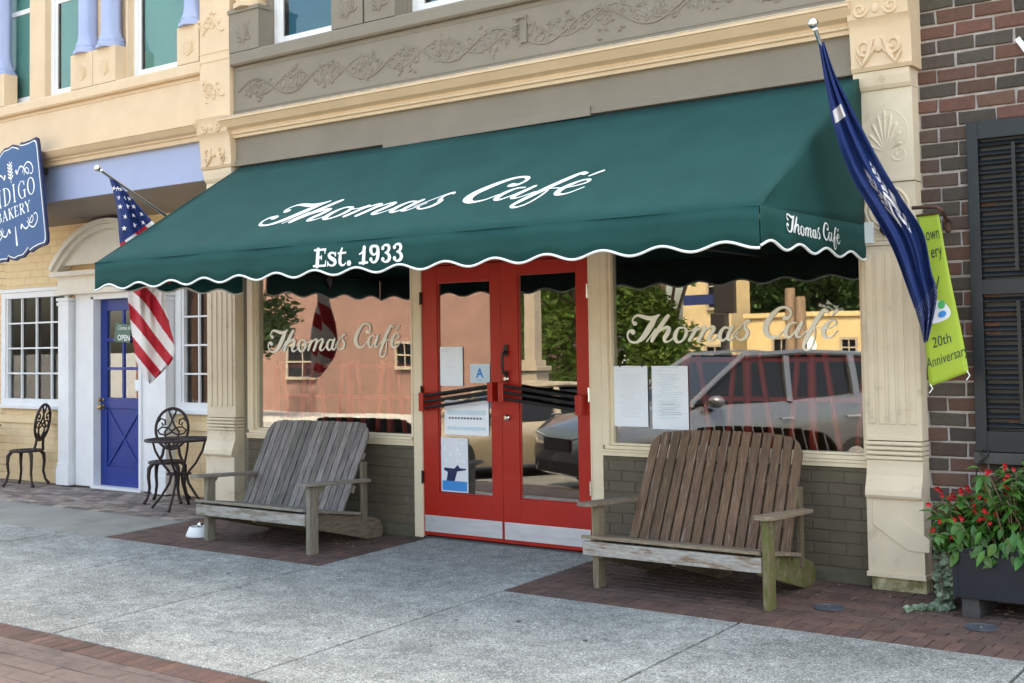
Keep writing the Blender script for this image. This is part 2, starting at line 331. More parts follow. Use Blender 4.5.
# ------------------------------------------------------------------ bricks, lettering
def bricks(mb, o, u, v, n, W, H, bw, bh, gap, dep, pal, row_off=0.5, jit=0.0015, x0=0.0, ch=0.004, vary=0.12, clip=None):
    o = Vector(o); u = Vector(u); v = Vector(v); n = Vector(n)
    rows = int(H / (bh + gap) + 0.999)
    for r in range(rows):
        y0 = r * (bh + gap); y1 = min(y0 + bh, H)
        if y1 - y0 < 0.01: continue
        x = -((r % 2) * row_off * (bw + gap)) - x0
        while x < W:
            a = max(x, 0); b = min(x + bw, W); x += bw + gap
            if b - a < 0.012: continue
            if clip and clip((a + b) / 2, (y0 + y1) / 2): continue
            base = random.choice(pal); k = 1 + U(-vary, vary); mb.col((base[0] * k, base[1] * k * U(.97, 1.03), base[2] * k))
            d = dep + U(-jit, jit); j = lambda: U(-jit, jit) * 1.5
            q = [(a + j(), y0 + j()), (b + j(), y0 + j()), (b + j(), y1 + j()), (a + j(), y1 + j())]
            cx, cy = (a + b) / 2, (y0 + y1) / 2
            ins = [(px + (ch if px < cx else -ch), py + (ch if py < cy else -ch)) for px, py in q]
            vs = [o + u * p[0] + v * p[1] for p in q] + [o + u * p[0] + v * p[1] + n * (d - ch * 0.8) for p in q] + [o + u * p[0] + v * p[1] + n * d for p in ins]
            fs = [(0, 1, 5, 4), (1, 2, 6, 5), (2, 3, 7, 6), (3, 0, 4, 7), (4, 5, 9, 8), (5, 6, 10, 9), (6, 7, 11, 10), (7, 4, 8, 11), (8, 9, 10, 11)]
            mb.add(vs, fs)
    mb.cur = (1, 1, 1)

def catmull(pts, sub=6):
    P = [np.array(p, float) for p in pts]
    if len(P) < 3: return P
    out = []; Q = [2 * P[0] - P[1]] + P + [2 * P[-1] - P[-2]]
    for i in range(1, len(Q) - 2):
        for k in range(sub):
            t = k / sub
            out.append(0.5 * ((2 * Q[i]) + (-Q[i - 1] + Q[i + 1]) * t + (2 * Q[i - 1] - 5 * Q[i] + 4 * Q[i + 1] - Q[i + 2]) * t * t + (-Q[i - 1] + 3 * Q[i] - 3 * Q[i + 1] + Q[i + 2]) * t ** 3))
    out.append(P[-1]); return out
def stroke_sheet(strokes, cell):
    """strokes: lists of (x, y, width) in sheet units -> one clean flat outline mesh (verts2d, faces)."""
    segs = []
    for s in strokes:
        smooth = s[0] != 'L'; pts = s[1:] if s[0] == 'L' else s
        pts = catmull(pts) if smooth else [np.array(p, float) for p in pts]
        if len(pts) == 1: pts = pts * 2
        for a, b in zip(pts[:-1], pts[1:]): segs.append((a, b))
    A = np.array([s[0] for s in segs]); B = np.array([s[1] for s in segs])
    rm = max(A[:, 2].max(), B[:, 2].max())
    x0, y0 = min(A[:, 0].min(), B[:, 0].min()) - rm, min(A[:, 1].min(), B[:, 1].min()) - rm
    x1, y1 = max(A[:, 0].max(), B[:, 0].max()) + rm, max(A[:, 1].max(), B[:, 1].max()) + rm
    nx, ny = int((x1 - x0) / cell) + 2, int((y1 - y0) / cell) + 2
    F = np.full((ny, nx), 1e3); gx = x0 + np.arange(nx) * cell; gy = y0 + np.arange(ny) * cell
    for a, b in segs:
        r = max(a[2], b[2]) / 2 + 3 * cell
        i0 = max(0, int((min(a[0], b[0]) - r - x0) / cell)); i1 = min(nx, int((max(a[0], b[0]) + r - x0) / cell) + 2)
        j0 = max(0, int((min(a[1], b[1]) - r - y0) / cell)); j1 = min(ny, int((max(a[1], b[1]) + r - y0) / cell) + 2)
        X, Y = np.meshgrid(gx[i0:i1], gy[j0:j1]); d = b[:2] - a[:2]; l2 = max(d @ d, 1e-12)
        t = np.clip(((X - a[0]) * d[0] + (Y - a[1]) * d[1]) / l2, 0, 1)
        D = np.hypot(X - a[0] - t * d[0], Y - a[1] - t * d[1]) - (a[2] + (b[2] - a[2]) * t) / 2
        F[j0:j1, i0:i1] = np.minimum(F[j0:j1, i0:i1], D)
    vid = {}; vs = []; fs = []
    def V(key, p):
        if key not in vid: vid[key] = len(vs); vs.append(p)
        return vid[key]
    for j in range(ny - 1):
        for i in range(nx - 1):
            c = [(i, j), (i + 1, j), (i + 1, j + 1), (i, j + 1)]; f = [F[q[1], q[0]] for q in c]
            if min(f) > 0: continue
            poly = []
            for k in range(4):
                a, b = c[k], c[(k + 1) % 4]; fa, fb = f[k], f[(k + 1) % 4]
                if fa <= 0: poly.append(V(a, (gx[a[0]], gy[a[1]])))
                if (fa <= 0) != (fb <= 0):
                    t = fa / (fa - fb); key = (min(a, b), max(a, b))
                    poly.append(V(key, (gx[a[0]] + (gx[b[0]] - gx[a[0]]) * t, gy[a[1]] + (gy[b[1]] - gy[a[1]]) * t)))
            if len(poly) >= 3: fs.append(tuple(poly))
    return vs, fs

def T1(l): return [(620 + x / 8.533, 300 + y / 8.533, w / 8.533) for x, y, w in l]
def T2(l): return [(730 + x / 8.533, 290 + y / 8.533, w / 8.533) for x, y, w in l]
SCRIPT_PX = [
 T1([(334, 126, 10), (305, 150, 26), (262, 215, 44), (215, 290, 42), (175, 338, 30), (130, 362, 16), (85, 352, 16), (62, 312, 13), (72, 272, 18), (98, 262, 22), (108, 274, 36)]),
 T1([(330, 124, 8), (295, 146, 22), (245, 156, 30), (190, 142, 26), (150, 132, 18), (120, 146, 14), (104, 178, 13), (118, 200, 26), (128, 202, 30)]),
 T1([(408, 136, 26), (385, 165, 32), (330, 245, 34), (288, 312, 30), (270, 348, 26)]),
 T1([(224, 357, 9), (262, 305, 10), (300, 250, 12)]),
 T1([(292, 322, 8), (335, 268, 12), (385, 236, 22), (415, 244, 30), (402, 285, 34), (378, 325, 30), (382, 354, 20), (415, 352, 11), (450, 325, 9), (482, 288, 9)]),
 T1([(545, 236, 14), (502, 240, 16), (474, 280, 30), (468, 328, 32), (492, 360, 18), (530, 345, 15), (558, 300, 26), (562, 256, 22), (545, 236, 14)]),
 T1([(545, 240, 9), (572, 262, 8), (604, 262, 8), (630, 244, 9)]),
 T1([(648, 240, 22), (622, 290, 26), (592, 342, 26)]),
 T1([(605, 320, 7), (650, 262, 9), (695, 230, 18), (716, 244, 28), (694, 295, 28), (666, 346, 27)]),
 T1([(680, 322, 7), (730, 258, 9), (778, 228, 18), (798, 244, 28), (772, 290, 28), (752, 328, 28), (768, 350, 16), (805, 332, 9), (850, 280, 9)]),
 T1([(930, 240, 13), (888, 236, 16), (856, 278, 28), (850, 322, 28), (874, 346, 16), (908, 318, 11), (944, 254, 9)]),
 T1([(956, 228, 22), (928, 282, 28), (915, 325, 24), (935, 342, 13), (968, 318, 9), (1010, 272, 9)]),
 T2([(20, 385, 8), (80, 320, 9), (128, 272, 10), (155, 262, 18), (168, 274, 12)]),
 T2([(150, 264, 18), (128, 292, 12), (126, 325, 18), (146, 356, 26), (134, 400, 24), (98, 424, 14), (66, 418, 10), (56, 402, 14)]),
 T2([(462, 236, 34), (492, 240, 22), (516, 206, 18), (510, 168, 20), (474, 148, 18), (415, 160, 24), (352, 222, 38), (305, 300, 44), (306, 362, 42), (350, 404, 24), (410, 392, 13), (455, 345, 9)]),
 T2([(455, 345, 9), (500, 312, 8)]),
 T2([(562, 280, 12), (520, 282, 16), (484, 325, 28), (474, 378, 27), (500, 404, 16), (542, 368, 11), (592, 296, 9)]),
 T2([(612, 276, 22), (584, 330, 28), (564, 378, 24), (578, 402, 14), (612, 388, 9), (655, 345, 9)]),
 T2([(826, 182, 26), (800, 172, 24), (762, 218, 34), (708, 300, 34), (664, 385, 32), (636, 446, 28), (626, 488, 20), (652, 512, 15), (692, 490, 13), (716, 425, 12), (722, 350, 12), (705, 318, 10)]),
 T2([(700, 322, 9), (745, 322, 8), (790, 332, 8)]),
 T2([(790, 336, 8), (850, 322, 10), (898, 296, 13), (896, 264, 15), (858, 262, 15), (814, 305, 30), (794, 360, 32), (812, 404, 22), (862, 402, 12), (915, 348, 9)]),
 T2([(914, 172, 18), (892, 192, 17), (868, 216, 12)])]
def to_glass(strokes, Y):
    out = []
    for s in strokes:
        q = []
        for x, y, w in s:
            a = wy(x, y, Y); b = wy(x, y + w / 2, Y); c = wy(x, y - w / 2, Y)
            q.append((a.x, a.z, (c - b).length * 1.22))
        out.append(q)
    return out
SCR = to_glass(SCRIPT_PX, 0.05)
sx0 = min(p[0] for s in SCR for p in s); sx1 = max(p[0] for s in SCR for p in s); sz0 = SCR[2][-1][1]
SCR = [[((p[0] - sx0), p[1] - sz0, p[2]) for p in s] for s in SCR]
SCW = sx1 - sx0
print('script width', SCW, 'height', max(p[1] for s in SCR for p in s))
SHEET = stroke_sheet(SCR, 0.0055)
def place_sheet(sheet, fn, mt, name, parent):
    mb = MB(); mb.add([fn(a, b) for a, b in sheet[0]], sheet[1])
    return mb.build(name, mt, parent, fix=False)

def text_obj(txt, size, fn, mt, name, parent, sx=1.0, shear=0.0, bold=0.0, spacing=1.0):
    cu = bpy.data.curves.new('t', 'FONT'); cu.body = txt; cu.size = size; cu.resolution_u = 3; cu.offset = bold; cu.shear = shear; cu.space_character = spacing
    cu.align_x = 'CENTER'
    to = bpy.data.objects.new('t', cu); COL.objects.link(to); bpy.context.view_layer.update()
    me = to.evaluated_get(bpy.context.evaluated_depsgraph_get()).to_mesh()
    vs = [fn(v.co.x * sx, v.co.y) for v in me.vertices]; fs = [tuple(p.vertices) for p in me.polygons]
    mb = MB(); mb.add(vs, fs); bpy.data.objects.remove(to, do_unlink=True)
    return mb.build(name, mt, parent, fix=False)

# ------------------------------------------------------------------ world and sun
SUN_EL, SUN_AZ = 56, 25          # behind the shop fronts: the pavement lies in the open shade of the buildings
w = bpy.data.worlds.new('World'); scene.world = w; w.use_nodes = True
nt = w.node_tree; bg = nt.nodes['Background']; sky = nt.nodes.new('ShaderNodeTexSky'); sky.sky_type = 'NISHITA'; sky.sun_disc = False
sky.sun_elevation = radians(SUN_EL); sky.sun_rotation = radians(SUN_AZ); sky.air_density = 1.0; sky.dust_density = 5.0; sky.ozone_density = 1.0
nt.links.new(sky.outputs[0], bg.inputs[0]); bg.inputs[1].default_value = 0.15
ld = bpy.data.lights.new('sun', 'SUN'); ld.energy = 2.2; ld.angle = radians(0.5); ld.color = (1.0, 0.93, 0.82)
lo = bpy.data.objects.new('sun', ld); COL.objects.link(lo)
sd = Vector((sin(radians(SUN_AZ)) * cos(radians(SUN_EL)), cos(radians(SUN_AZ)) * cos(radians(SUN_EL)), sin(radians(SUN_EL))))
lo.rotation_euler = sd.to_track_quat('Z', 'Y').to_euler(); lo.location = (0, 0, 30)
scene.view_settings.view_transform = 'Standard'; scene.view_settings.look = 'None'; scene.view_settings.gamma = 1.0
scene.view_settings.exposure = 2.76
scene.view_settings.use_white_balance = True; scene.view_settings.white_balance_temperature = 8200; scene.view_settings.white_balance_tint = 3
scene.cycles.max_bounces = 10; scene.cycles.transparent_max_bounces = 16; scene.cycles.glossy_bounces = 6; scene.cycles.sample_clamp_indirect = 6
scene.cycles.use_denoising = True

# ------------------------------------------------------------------ ground
g = MB(); g.quad((-400, -5.2, -0.27), (400, -5.2, -0.27), (400, -14.5, -0.27), (-400, -14.5, -0.27)); struct(g.build('street', M['asphalt']))
g = MB(); g.quad((-600, -600, -0.30), (600, -600, -0.30), (600, 600, -0.30), (-600, 600, -0.30)); struct(g.build('ground', M['landc']))
g = MB(); g.box(-60, 60, -5.35, -5.2, -0.29, -0.146); struct(g.build('kerb', M['kerb'], bevel=0.012))
g = MB(); g.box(-60, 60, -19.0, -14.5, -0.29, -0.13); struct(g.build('far_sidewalk', M['landc']))
def slab_z(y): return 0.028 * min(0, y)
# bed under slabs
g = MB(); g.add([(-60, 0.02, -0.035), (60, 0.02, -0.035), (60, -5.2, -0.035 - 0.1456), (-60, -5.2, -0.035 - 0.1456)], [(0, 1, 2, 3)]); struct(g.build('ground_bed', M['joint']))
def slab(pts):
    h = 0.010
    c = (sum(p[0] for p in pts) / len(pts), sum(p[1] for p in pts) / len(pts)); P = []
    for x, y in pts:
        dx, dy = c[0] - x, c[1] - y; P.append((x + (h if dx > 0 else -h), y + (.0025 if dy > 0 else -.0025)))
    n = len(P); top = [(x, y, slab_z(y)) for x, y in P]; bot = [(x, y, slab_z(y) - 0.034) for x, y in P]
    g.add(top + bot, [tuple(range(n))] + [(i, i + n, (i + 1) % n + n, (i + 1) % n) for i in range(n)])
g = MB()
YJ = lambda x: -2.33 - 0.088 * x if -8 < x < 6 else (-1.63 if x <= -8 else -2.86)
XJ = [-20.2, -18.35, -16.5, -14.65, -12.8, -10.95, -9.1, -7.25, -5.4, -3.52, -1.66, 0.06, 1.97, 3.87, 5.64, 7.5, 9.4, 11.3, 13.2]
for a, b in zip(XJ[:-1], XJ[1:]):
    slab([(a, -3.87), (b, -3.87), (b, YJ(b)), (a, YJ(a))])
    if a < -2.85: slab([(a, YJ(a)), (b, YJ(b)), (b, -1.42), (a, -1.42)])
    else: slab([(a, YJ(a)), (b, YJ(b)), (b, -1.42), (a, -1.42)])
slab([(0.06, -1.42), (1.97, -1.42), (1.97, 0.0), (0.06, 0.0)])
struct(g.build('sidewalk', M['concrete'], bevel=0.004))
random.seed(31)
g = MB()
for a, b in zip([-20.2, -14.65, -9.1, -5.4], [-14.65, -9.1, -5.4, -2.86]): slab([(a, -1.42), (b, -1.42), (b, -0.45), (a, -0.45)])
struct(g.build('worn_sidewalk', mat('smooth_worn_concrete', (0.20, 0.20, 0.185), (0.26, 0.26, 0.24), 1.6, 0.85, 0.25, 90, spots=(0.14, 0.14, 0.13), spot_scale=3, spot_cut=(0.55, 0.75)), bevel=0.004))
g = MB(); random.seed(5)
for i in range(26):          # trodden gum and grit
    x, y = U(-3, 6), U(-3.8, -1.5); r_ = U(.008, .022); n = 9
    g.add([(x + cos(k * 2 * pi / n) * r_ * U(.8, 1.2), y + sin(k * 2 * pi / n) * r_ * U(.8, 1.2), .028 * y + .0025) for k in range(n)], [tuple(range(n))])
o = g.build('gum_spots', mat('dark_gum', (0.05, 0.048, 0.045), rough=.9), fix=False); o['kind'] = 'stuff'; o['label'] = 'dark trodden gum spots scattered over the concrete pavement'
REDS = [(0.115, 0.068, 0.057), (0.128, 0.074, 0.061), (0.10, 0.062, 0.053), (0.12, 0.072, 0.062), (0.095, 0.062, 0.054)]
sv = Vector((0, 1, 0.028)); sn = Vector((0, -0.028, 1)).normalized()
def paver_patch(name, x0, x1, y0, y1, pal, rough=False):
    t = MB()
    lx = Vector((1, 0, 0))
    # soldier course along the street edge
    z = lambda y: 0.028 * y - 0.03
    bricks(t, (x0, y0, z(y0)), lx, sv, sn, x1 - x0, 0.195, 0.094, 0.195, 0.005, 0.0295, pal, 0, x0=0)
    bricks(t, (x0, y0 + 0.2, z(y0 + 0.2)), lx, sv, sn, x1 - x0, y1 - y0 - 0.2, 0.195, 0.094, 0.005, 0.0295, pal)
    o = t.build(name, M['paver']); struct(o); return o
paver_patch('brick_paving', -2.84, 0.052, -1.415, -0.005, REDS)
paver_patch('brick_paving', 1.978, 9.0, -1.415, -0.005, REDS)
t = MB(); PINKS = [(0.132, 0.102, 0.094), (0.14, 0.108, 0.099), (0.125, 0.097, 0.09)]
bricks(t, (-9.0, -4.075, -0.1441), (1, 0, 0), sv, sn, 13.0, 0.20, 0.094, 0.20, 0.005, 0.0295, REDS, 0, x0=0.02)
bricks(t, (-9.0, -5.195, -0.1755), (1, 0, 0), sv, sn, 13.0, 1.115, 0.30, 0.145, 0.0035, 0.0295, PINKS, vary=0.05)
struct(t.build('brick_band', M['paver']))
t = MB(); GB = [(0.20, 0.165, 0.15), (0.26, 0.215, 0.19), (0.15, 0.125, 0.115), (0.30, 0.25, 0.22), (0.23, 0.18, 0.16)]
bricks(t, (-20, -0.445, -0.042), (1, 0, 0), sv, sn, 17.14, 0.45, 0.205, 0.095, 0.012, 0.0295, GB, jit=0.004, vary=0.2)
bricks(t, (-20, 0.01, -0.03), (1, 0, 0), (0, 1, 0), (0, 0, 1), 17.14, 0.88, 0.205, 0.095, 0.012, 0.0295, GB, jit=0.004, vary=0.2)
struct(t.build('rough_brick_paving', M['paver_rough']))
t = MB(); t.box(-20, -2.8, 0.0, 1.0, -0.06, -0.01); struct(t.build('paving_bed', M['pav_mortar']))

# ------------------------------------------------------------------ café building
cafe = thing('cafe_building', 'taupe fronted shop building with cream pilasters and red double doors under the green awning', 'building', (0.915, 0, 0))
YF = -0.15
t = MB()
t.box(-2.88, 4.68, 0.1, 9.0, 2.95, 8.8)            # upper storey mass
t.box(-2.88, -2.40, 0.0, 9.0, -0.05, 2.95); t.box(4.24, 4.64, 0.0, 9.0, -0.05, 2.95); t.box(-2.4, 4.24, 8.8, 9.0, -0.05, 2.95)
t.box(-2.40, 4.24, 0.0, 0.1, 2.76, 3.62)
t.box(-2.42, 4.25, -0.12, 0.1, 3.66, 3.98)        # band under the cornice
t.box(-2.42, 4.25, -0.145, -0.12, 3.66, 3.70); t.box(-2.42, 4.25, -0.135, -0.12, 3.70, 3.725)
t.box(-2.42, 4.25, YF, 0.1, 3.98, 4.70)
t.box(-2.42, 4.25, YF - 0.02, YF, 4.165, 4.20)
t.profx([(0.1, 4.70), (-0.19, 4.70), (-0.21, 4.72), (-0.21, 4.82), (-0.19, 4.84), (0.1, 4.84)], -2.42, 4.25)
t.box(-2.42, 4.25, -0.12, 0.1, 7.3, 8.5); t.profx([(0.1, 8.5), (-0.25, 8.5), (-0.45, 8.7), (-0.45, 8.85), (0.1, 8.85)], -2.6, 4.5)
for a, b in ((-2.42, -2.0), (-0.95, -0.10), (1.92, 2.77), (3.82, 4.25)): t.box(a, b, -0.02, 0.1, 4.84, 7.3)
wl_ = t.build('wall', M['taupe'], cafe, bevel=0.004)
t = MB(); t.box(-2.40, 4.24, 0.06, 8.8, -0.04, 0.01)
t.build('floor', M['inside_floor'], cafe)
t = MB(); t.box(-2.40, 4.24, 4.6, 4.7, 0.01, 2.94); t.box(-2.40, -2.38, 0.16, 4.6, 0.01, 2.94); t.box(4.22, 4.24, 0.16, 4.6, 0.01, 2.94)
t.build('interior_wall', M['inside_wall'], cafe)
for a, b in ((-2.435, -1.985), (-0.94, -0.525), (-0.50, -0.115), (1.94, 2.33), (2.355, 2.76), (3.83, 4.24)):
    t = MB(); t.box(a, b, -0.20, -0.02, 4.842, 5.25); t.box(a - 0.012, b + 0.012, -0.215, -0.02, 5.25, 5.29)
    k = 0
    cx = (a + b) / 2
    for q in range(9):            # carved leaf sprays on the block
        an = radians(20 + q * 17.5 + U(-4, 4)); L_ = U(.10, .15)
        pts = [(cx + cos(an) * s_ * L_ * 1.05, -0.2, 4.93 + sin(an) * s_ * L_ * 1.7 + 0.02 * sin(s_ * 6 + q)) for s_ in (0, .3, .6, .85, 1)]
        t.tube(pts, [.008, .013, .014, .010, .004], 6)
    for q in range(5): t.ball((cx + U(-.1, .1), -0.2, 4.93 + U(0, .22)), U(.014, .022), 8, (1, .5, 1))
    t.build('carved_block', M['taupe'], cafe)
    if b - a < 0.43 or True:
        t = MB(); t.lathe((cx, -0.10, 5.29), [(.17, 0), (.17, .05), (.145, .07), (.155, .10), (.125, .15), (.115, .22), (.11, 1.6), (.13, 1.75), (.17, 1.95), (.17, 2.0)], 24, twist=14, flute=0.06)
        t.build('column', M['cream'], cafe, smooth=35)
# relief vine on the frieze
t = MB()
def spiral(cx, cz, r, turns, sgn, flip, y):
    pts = []; n = 26
    for i in range(n):
        a = i / (n - 1) * turns * 2 * pi; rr = r * (1 - 0.75 * i / (n - 1))
        pts.append((cx + sgn * rr * cos(a + pi), y, cz + flip * rr * sin(a + pi)))
    return pts
def vine(t, x0, x1, cz, hh, y, r=0.011, period=0.52):
    n = int((x1 - x0) / 0.04); pts = [(x0 + (x1 - x0) * i / n, y, cz + hh * 0.62 * sin((x1 - x0) * i / n / period * pi)) for i in range(n + 1)]
    t.tube(pts, r * 1.3, 6)
    x = x0 + period * 0.5; f = 1
    while x < x1 - 0.1:
        for sgn in (1, -1):
            t.tube(spiral(x + sgn * period * 0.16, cz + f * hh * 0.05, hh * 0.55, 1.35, sgn, -f, y), r * 0.8, 6)
        for q in range(16):
            a = U(0, 2 * pi); d = U(.3, 1.0) * hh
            c = (x + cos(a) * d * 1.1, y, cz + sin(a) * d * .85); b_ = U(0, 2 * pi)
            t.tube([(c[0], y, c[2]), (c[0] + cos(b_) * .03, y, c[2] + sin(b_) * .03), (c[0] + cos(b_ + .5) * .06, y, c[2] + sin(b_ + .5) * .06)], [.008, .017, .004], 6)
        x += period; f = -f
vine(t, -2.35, 4.2, 4.43, 0.17, YF + 0.003); vine(t, -2.22, 4.2, 4.45, -0.15, YF + 0.004, .009, .47)
for z in (4.23, 4.655): t.box(-2.42, 4.25, YF - 0.006, YF, z, z + 0.008)
t.build('frieze_relief', M['taupe'], cafe, smooth=60)
# cornice
t = MB()
t.profx([(-0.10, 3.955), (-0.16, 3.955), (-0.165, 3.985), (-0.185, 3.99), (-0.19, 4.01), (-0.175, 4.02), (-0.185, 4.035), (-0.235, 4.06), (-0.275, 4.11), (-0.285, 4.125), (-0.30, 4.127), (-0.30, 4.153), (-0.10, 4.165)], -2.52, 4.27)
t.build('cornice', M['cream'], cafe)
t = MB(); t.profx([(-0.16, 4.166), (-0.305, 4.1535), (-0.305, 4.16), (-0.16, 4.173)], -2.52, 4.27); t.build('cornice_cap', M['ledge_pale'], cafe)
t = MB(); t.beam((-0.32, -0.152, 3.665), (2.0, -0.152, 3.685), 0.02, 0.085); t.build('flashing', M['taupe'], cafe, bevel=0.003)
hwp = wy(522, 32, YF - 0.01)
t = MB(); t.box(1.30, 1.37, YF - 0.02, YF, 4.36, 4.60); t.tube([(1.30, -.19, 4.52), (1.26, -.21, 4.50), (1.24, -.2, 4.46), (1.27, -.19, 4.43)], .012, 6); t.tube([(1.24, -.19, 4.58), (1.36, -.19, 4.57)], .01, 6)
tag(t.build('wire_bracket', M['taupe'], None), 'small painted metal bracket fixed on the carved taupe frieze above the awning', 'bracket')
# upper windows
def sash(par, x0, x1, z0, z1, y, gm, blind, blind_gap=0.0, fw=0.085):
    t = MB()
    for a, b, c, d in ((x0, x0 + fw, z0, z1), (x1 - fw, x1, z0, z1), (x0 + fw, x1 - fw, z1 - fw, z1), (x0 + fw, x1 - fw, z0, z0 + fw * .8)): t.box(a, b, y, y + 0.05, c, d)
    i = fw; j = fw + 0.045
    for a, b, c, d in ((x0 + i, x0 + j, z0 + i * .8, z1 - i), (x1 - j, x1 - i, z0 + i * .8, z1 - i), (x0 + j, x1 - j, z0 + i * .8, z0 + i * .8 + .055), (x0 + j, x1 - j, z1 - i - .05, z1 - i), (x0 + j, x1 - j, (z0 + z1) / 2 - .03, (z0 + z1) / 2 + .03)): t.box(a, b, y + .018, y + .048, c, d)
    f = t.build('window', M['white'], par, bevel=0.003)
    t = MB(); t.box(x0 + j - .003, x1 - j + .003, y + .028, y + .033, z0 + j * .8, z1 - j); t.build('pane', M['glass_dim'], f)
    t = MB(); t.box(x0 + j + blind_gap, x1 - j + .003, y + .037, y + .040, z0 + j * .8, z1 - j); t.build('blind', blind, f)
    t = MB(); t.box(x0 + .02, x1 - .02, y + .0505, y + .051, z0 + .02, z1 - .02); t.build('backing', M['dark_frame'], f)
for a, b in ((-2.02, -0.93), (-0.10, 1.92), (2.77, 3.85)): sash(cafe, a, b, 4.86, 7.3, 0.035, None, M['blue_blind'], 0.07)

# pilasters
def relief_shell(t, cx, cz, y, s):
    y += .007
    for k in range(9):
        an = radians(90 + (k - 4) * 19); L_ = s * (1 - abs(k - 4) * .06)
        t.tube([(cx + cos(an) * q * L_ * .55, y, cz - s * .45 + sin(an) * q * L_) for q in (0.1, .4, .7, .9, 1.0)], [.006, .010, .014, .016, .008], 6)
    for sg in (1, -1):
        t.tube(spiral(cx + sg * s * .33, cz - s * .52, s * .2, 1.2, sg, 1, y), .009, 6)
        t.tube([(cx + sg * s * .55 * sin(q), y, cz - s * .05 + s * .62 * cos(q)) for q in [i * .25 for i in range(11)]], .008, 6)
def pilaster(x0, x1, right):
    w_ = x1 - x0; cx = (x0 + x1) / 2; Y0 = -0.12
    t = MB()
    t.box(x0 + .012, x1 - .004, Y0 + .01, 0.05, -0.05, 0.09)
    base = t.build('pilaster_base', M['cream_dirty'], cafe, bevel=0.008)
    t = MB()
    t.box(x0 - .008, x1 + .008, Y0 - .035, 0.05, 0.092, 0.125)
    t.box(x0, x1, Y0 - .02, 0.05, 0.125, 0.645)
    # rolled scroll section and reeding
    prof = [(0.05, .645), (Y0 - .045, .645), (Y0 - .055, .665), (Y0 - .05, .70), (Y0 - .03, .75), (Y0 - .012, .80), (Y0 - .004, .86), (Y0 - .004, .905), (0.05, .905)]
    t.profx(prof, x0 + .002, x1 - .002)
    for i in range(4): t.profx([(0.05, .907 + i * .034), (Y0 - .004, .907 + i * .034), (Y0 - .016, .915 + i * .034), (Y0 - .016, .928 + i * .034), (Y0 - .004, .936 + i * .034), (0.05, .936 + i * .034)], x0 + .002, x1 - .002)
    t.box(x0, x1, Y0, 0.05, 1.045, 2.42)
    for i in range(5):
        fx = x0 + w_ * (0.14 + i * 0.18); t.box(fx - .022, fx + .022, Y0 - .010, Y0, 1.16, 2.36)
    t.box(x0 + .02, x1 - .02, Y0 - .006, Y0, 1.045, 1.075)
    t.box(x0 - .004, x1 + .004, Y0 - .012, 0.05, 2.422, 2.452)
    for i in range(5): t.ball((x0 + w_ * (.14 + i * .18), Y0 - .012, 2.49), .011, 8, (1, .5, 1))
    t.box(x0, x1, Y0 - .002, 0.05, 2.455, 2.86)
    # rosette
    for r in (.155, .125): t.tube([(cx + r * cos(a), Y0 - .004, 2.68 + r * sin(a)) for a in [i * pi / 12 for i in range(25)]], .011, 6)
    for k in range(6): t.tube([(cx + r * cos(k * pi / 3), Y0 - .004, 2.68 + r * sin(k * pi / 3)) for r in (.02, .06, .10)], [.010, .020, .006], 6)
    t.ball((cx, Y0 - .004, 2.68), .025, 8)
    t.box(x0 - .002, x1 + .002, Y0 - .012, 0.05, 2.865, 2.90)
    t.box(x0, x1, Y0, 0.05, 2.90, 3.53)
    relief_shell(t, cx, 3.22, Y0 - .002, .30)
    t.profx([(0.05, 3.53), (Y0 - .012, 3.53), (Y0 - .03, 3.56), (Y0 - .045, 3.62), (Y0 - .05, 3.66), (0.05, 3.66)], x0 - .002, x1 + .002)
    s_ = t.build('pilaster_shaft', M['cream_pale'], cafe, bevel=0.003)
    # console that carries the upper order forward
    t = MB()
    t.profx([(0.05, 3.662), (Y0 - .06, 3.662), (Y0 - .075, 3.69), (Y0 - .065, 3.72), (Y0 - .085, 3.95), (Y0 - .095, 4.0), (Y0 - .12, 4.03), (Y0 - .13, 4.15), (Y0 - .15, 4.19), (0.05, 4.19)], x0 - .004, x1 + .03)
    for sg in (1, -1):
        t.tube([(cx + sg * q * .16, Y0 - .078, 3.80 + .10 * sin(q * 5 + 1)) for q in (0, .25, .5, .75, 1)], [.012, .02, .022, .018, .008], 6)
        t.tube(spiral(cx + sg * .10, 3.83, .07, 1.3, sg, 1, Y0 - .078), .014, 6)
        t.tube(spiral(cx + sg * .11, 4.09, .055, 1.3, sg, 1, Y0 - .125), .012, 6)
    t.ball((cx, Y0 - .075, 3.84), .04, 8, (1, .6, 1.5)); t.ball((cx, Y0 - .122, 4.09), .03, 8, (1, .6, 1.3))
    # upper shaft
    Yt = -0.20
    t.box(x0, x1 + .03, Yt, 0.1, 4.192, 7.4)
    for z in (4.80, 4.89): t.box(x0 - .004, x1 + .034, Yt - .006, Yt, z, z + .012)
    vine(t, x0 + .06, x1 - .05, 4.50, .13, Yt - .001, .010, .20)
    vine(t, x0 + .06, x1 - .05, 5.20, .15, Yt - .001, .010, .20)
    vine(t, x0 + .06, x1 - .05, 5.60, .15, Yt - .001, .010, .20)
    t.box(x0 - .05, x1 + .05, Yt - .05, 0.1, 7.4, 8.9)
    t.build('pilaster_top', M['cream'], cafe, smooth=30)
pilaster(-2.905, -2.46, False); pilaster(4.248, 4.65, True)
t = MB()   # diagonal repair strip and rust on the right pilaster foot
P = lambda x, y: tuple(wy(x, y, -0.142))
t.prism([P(873, 498), P(930, 540), P(930, 553), P(909, 551), P(873, 524)], (0, -0.008, 0)); t.build('patched_panel', M['cream_pale'], cafe, bevel=.002)
t = MB()
